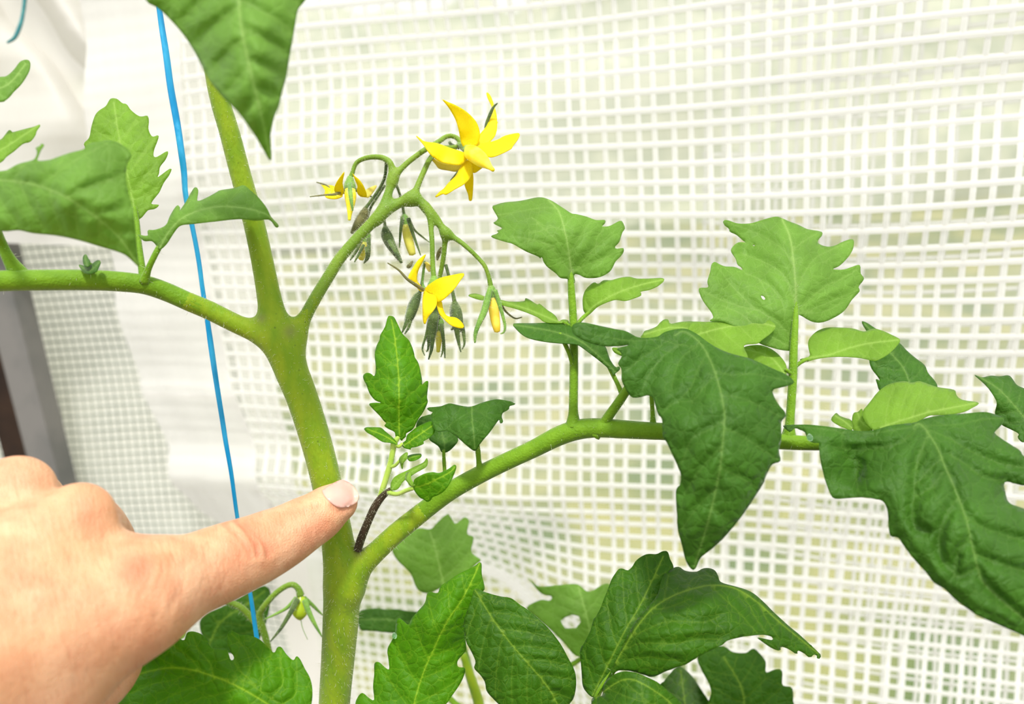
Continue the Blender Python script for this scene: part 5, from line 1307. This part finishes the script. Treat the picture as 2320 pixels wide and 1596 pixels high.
# ------------------------------------------------------------------ hand
def hand():
    s = Solid(0.72, 7.0)
    # pointing index finger
    s.chain([(765, 1139, 226, 45), (742, 1153, 225, 52), (722, 1170, 223, 57), (685, 1191, 220, 63), (647, 1214, 216, 69), (612, 1231, 212, 75), (573, 1249, 208, 80), (510, 1274, 201, 87), (436, 1303, 193, 92), (379, 1320, 187, 97), (315, 1347, 181, 106)], k=5, sub=3)
    # back of the hand: long bones towards the wrist, webbing and padding between
    s.chain([(305, 1352, 181, 108), (170, 1405, 172, 128), (0, 1470, 162, 150), (-200, 1560, 152, 170)], k=9)
    s.chain([(178, 1168, 180, 70), (100, 1230, 175, 95), (-50, 1320, 165, 125), (-220, 1440, 154, 160)], k=8)
    s.chain([(35, 1118, 184, 80), (-60, 1170, 178, 95), (-180, 1260, 168, 120), (-280, 1380, 156, 150)], k=8)
    s.chain([(-110, 1090, 192, 76), (-190, 1150, 186, 90), (-280, 1260, 172, 120), (-320, 1370, 160, 150)], k=8)
    s.chain([(285, 1350, 188, 90), (180, 1240, 188, 80)], k=6, sub=1)
    s.chain([(290, 1375, 184, 105), (200, 1455, 178, 112), (90, 1560, 170, 135), (-60, 1680, 160, 150)], k=9)
    s.chain([(215, 1345, 181, 105), (60, 1335, 172, 130)], k=8, sub=1)
    # wrist and forearm, leaving the frame
    s.chain([(-200, 1500, 158, 200), (-420, 1640, 148, 200), (-700, 1820, 138, 215)], k=10)
    # curled middle, ring and little fingers, folded away from the viewer
    s.chain([(180, 1178, 181, 66), (218, 1186, 200, 57), (258, 1238, 222, 48), (248, 1300, 234, 46), (190, 1345, 230, 45), (140, 1360, 220, 42)], k=4)
    s.chain([(40, 1112, 186, 66), (80, 1130, 206, 58), (120, 1190, 232, 52), (110, 1260, 244, 47), (60, 1310, 240, 44), (20, 1325, 228, 42)], k=4)
    s.chain([(-110, 1090, 194, 60), (-70, 1120, 212, 52), (-40, 1180, 232, 45), (-50, 1240, 240, 40), (-90, 1285, 234, 38)], k=4)
    # thumb tucked underneath
    s.chain([(-80, 1700, 177, 120), (60, 1642, 187, 100), (180, 1572, 198, 78), (255, 1510, 206, 62), (258, 1440, 218, 52), (222, 1390, 228, 46)], k=1.3)
    v, q = s.mesh()
    v = s.smooth(v, q, 3)
    pp = seen(v)
    nrm = quad_normals(v, q)
    # creases of the knuckle joints
    C7 = (480, 1000)
    cr = [Q(*C7, '110,740 170,800 240,870 290,930 330,1000 345,1060'), Q(*C7, '215,720 290,790 350,870 400,950 415,1040'), Q(*C7, '300,745 370,830 440,900 490,970 505,1040'), Q(*C7, '400,800 460,860 520,930 545,1000'),
          Q(*C7, '180,900 240,960 270,1040'), Q(*C7, '855,640 900,690 985,770 1000,830'), Q(*C7, '930,600 960,680 1030,760'), Q(*C7, '1090,590 1160,630 1240,600 1320,560')]
    dep = (0.34, 0.46, 0.44, 0.26, 0.24, 0.14, 0.14, 0.28)
    red = np.zeros(len(v)); off = np.zeros(len(v))
    front = nrm[:, 2] > 0.05
    for c_, d_ in zip(cr, dep):
        pth = resample(catmull(c_, 4), 4)
        dd = seg_dist(pp, pth[:-1], pth[1:])
        off += np.where(front, d_ * (np.exp(-(dd / 6.0) ** 2) - 0.35 * np.exp(-((dd - 13) / 8.0) ** 2)), 0)
        red = np.maximum(red, np.exp(-(dd / 10.0) ** 2) * d_ * 1.4)
    for x, y, r, k in ((570, 1225, 60, 0.55), (312, 1290, 55, 0.85), (205, 1120, 50, 0.5), (720, 1195, 35, 0.45), (60, 1070, 60, 0.3), (330, 1450, 60, 0.3)):
        red = np.maximum(red, 0.8 * k * np.exp(-((pp[:, 0] - x) ** 2 + (pp[:, 1] - y) ** 2) / r ** 2))
    # fine cross lines of the stretched skin near the base joint
    ang = (pp[:, 0] * 0.95 + pp[:, 1] * 0.28)
    fine = np.array([noise.noise((a / 9.0, b / 60.0, 0.3)) for a, b in zip(ang, pp[:, 1])])
    amt = np.exp(-((pp[:, 0] - 360) / 120.0) ** 2) * np.exp(-((pp[:, 1] - 1310) / 110.0) ** 2)
    off += np.where(front, 0.32 * fine * amt, 0)
    v2 = v - nrm * off[:, None]
    m, nt, out = mat_new('skin')
    L = nt.links.new
    tcn = N(nt, 'ShaderNodeTexCoord')
    a = N(nt, 'ShaderNodeAttribute', attribute_name='redness')
    no = N(nt, 'ShaderNodeTexNoise', i_Scale=130.0, i_Detail=4.0); L(tcn.outputs['Object'], no.inputs['Vector'])
    r = N(nt, 'ShaderNodeMapRange'); r.inputs[1].default_value = 0.38; r.inputs[2].default_value = 0.62; L(no.outputs[0], r.inputs[0])
    base = mixc(nt, r.outputs[0], srgb(203, 147, 112), srgb(219, 171, 135))
    no2 = N(nt, 'ShaderNodeTexNoise', i_Scale=40.0, i_Detail=2.0); L(tcn.outputs['Object'], no2.inputs['Vector'])
    r3 = N(nt, 'ShaderNodeMapRange'); r3.inputs[1].default_value = 0.4; r3.inputs[2].default_value = 0.65; r3.inputs[4].default_value = 0.5; L(no2.outputs[0], r3.inputs[0])
    base = mixc(nt, r3.outputs[0], base, srgb(216, 163, 116))
    base = mixc(nt, a.outputs['Fac'], base, srgb(196, 110, 80))
    vo = N(nt, 'ShaderNodeTexVoronoi', i_Scale=1300.0, feature='DISTANCE_TO_EDGE'); L(tcn.outputs['Object'], vo.inputs['Vector'])
    nz = N(nt, 'ShaderNodeTexNoise', i_Scale=420.0, i_Detail=5.0); L(tcn.outputs['Object'], nz.inputs['Vector'])
    ad = N(nt, 'ShaderNodeMath', operation='ADD'); L(vo.outputs[0], ad.inputs[0]); L(nz.outputs[0], ad.inputs[1])
    # skin lines run across the finger and fan over the back of the hand
    al = N(nt, 'ShaderNodeAttribute', attribute_name='along'); ac = N(nt, 'ShaderNodeAttribute', attribute_name='across')
    cb = N(nt, 'ShaderNodeCombineXYZ'); L(al.outputs['Fac'], cb.inputs[0]); L(ac.outputs['Fac'], cb.inputs[1])
    ln = N(nt, 'ShaderNodeTexNoise', i_Scale=1.0, i_Detail=3.0, i_Roughness=0.6, i_Distortion=0.4); L(cb.outputs[0], ln.inputs['Vector'])
    a3 = N(nt, 'ShaderNodeMath', operation='MULTIPLY_ADD'); a3.inputs[1].default_value = 1.6
    L(ln.outputs[0], a3.inputs[0]); L(ad.outputs[0], a3.inputs[2]); ad = a3
    lr = N(nt, 'ShaderNodeMapRange'); lr.inputs[1].default_value = 0.42; lr.inputs[2].default_value = 0.30; lr.inputs[4].default_value = 0.35
    L(ln.outputs[0], lr.inputs[0])
    base = mixc(nt, lr.outputs[0], base, srgb(186, 112, 78))
    bp = N(nt, 'ShaderNodeBump', i_Strength=0.5, i_Distance=0.0005); L(ad.outputs[0], bp.inputs['Height'])
    pr = N(nt, 'ShaderNodeBsdfPrincipled', i_Roughness=0.48)
    pr.inputs['Specular IOR Level'].default_value = 0.35
    pr.inputs['Subsurface Weight'].default_value = 0.35
    pr.inputs['Subsurface Radius'].default_value = (1.0, 0.35, 0.2)
    pr.inputs['Subsurface Scale'].default_value = 0.004
    L(base, pr.inputs['Base Color']); L(bp.outputs[0], pr.inputs['Normal']); L(pr.outputs[0], out.inputs[0])
    h = new_mesh('hand', to_world(v2), q, m)
    attr(h, 'redness', red)
    attr(h, 'along', (pp[:, 0] * 0.94 - pp[:, 1] * 0.20) / 9.0)
    attr(h, 'across', (pp[:, 0] * 0.30 + pp[:, 1] * 0.92) / 42.0)
    tag(h, 'bare left hand with index finger pointing across the thick plant stem', 'hand')
    # fingernail: curved plate lying on the fingertip
    from mathutils.bvhtree import BVHTree
    bvh = BVHTree.FromPolygons([Vector(p) for p in v2], [tuple(int(i) for i in f) for f in q])
    ol = Q(*C7, '1000,452 1022,425 1060,400 1115,372 1172,350 1225,365 1275,400 1310,440 1328,490 1322,540 1290,572 1225,600 1160,602 1110,580 1060,540 1025,500')
    samp = []
    for x in np.arange(732, 812, 6.0):
        for y in np.arange(1084, 1152, 6.0):
            if in_poly(np.array([(x, y)]), ol)[0]:
                d = Vector(cs(x, y, 1.0)).normalized()
                hit = bvh.ray_cast(Vector((0, 0, 0)), d)
                if hit[0] is not None: samp.append((x, y, -hit[0].z - 0.4))
    samp = samp[::2]
    samp += [(1322 / 4 + 480, 1000 + 490 / 4, 222.6), (1172 / 4 + 480, 1000 + 352 / 4, 225.5)]
    lm, nt2, out2 = mat_new('nail')
    p2 = N(nt2, 'ShaderNodeBsdfPrincipled', i_Roughness=0.25); L2 = nt2.links.new
    p2.inputs['Subsurface Weight'].default_value = 0.2; p2.inputs['Subsurface Scale'].default_value = 0.002
    av = N(nt2, 'ShaderNodeAttribute', attribute_name='tip')
    L2(mixc(nt2, av.outputs['Fac'], srgb(208, 162, 148), srgb(214, 180, 160)), p2.inputs['Base Color']); L2(p2.outputs[0], out2.inputs[0])
    nail = leaflet('fingernail', None, ol, samp, pts('740,1122 770,1120 800,1115'), lm, s=3.5, auto=False, pucker=0, wave=0, thick=0.45)
    nv = np.array([vv.co for vv in nail.data.vertices])
    cm = np.linalg.inv(CAMN); lv = (nv @ cm[:3, :3].T + cm[:3, 3]) * 1000
    for i_ in range(len(lv)):          # the plate lies on the skin, never under it
        hit = bvh.ray_cast(Vector((0, 0, 0)), Vector(lv[i_]).normalized())
        if hit[0] is not None and -lv[i_][2] > -hit[0].z - 0.35:
            lv[i_] *= (-hit[0].z - 0.35) / -lv[i_][2]
    nail.data.vertices.foreach_set('co', to_world(lv).ravel()); nail.data.update()
    px = seen(lv)
    tipf = np.clip(((px[:, 0] - 799) * 0.93 - (px[:, 1] - 1120) * 0.1) / 6.0, 0, 1)
    lun = np.exp(-(((px[:, 0] - 744) / 10.0) ** 2 + ((px[:, 1] - 1122) / 16.0) ** 2)) * 0.5
    attr(nail, 'tip', np.maximum(tipf, lun))
    nail.parent = h; nail.matrix_parent_inverse = h.matrix_world.inverted()
    nail['label'] = 'short pale pink fingernail'
    return h
hand()
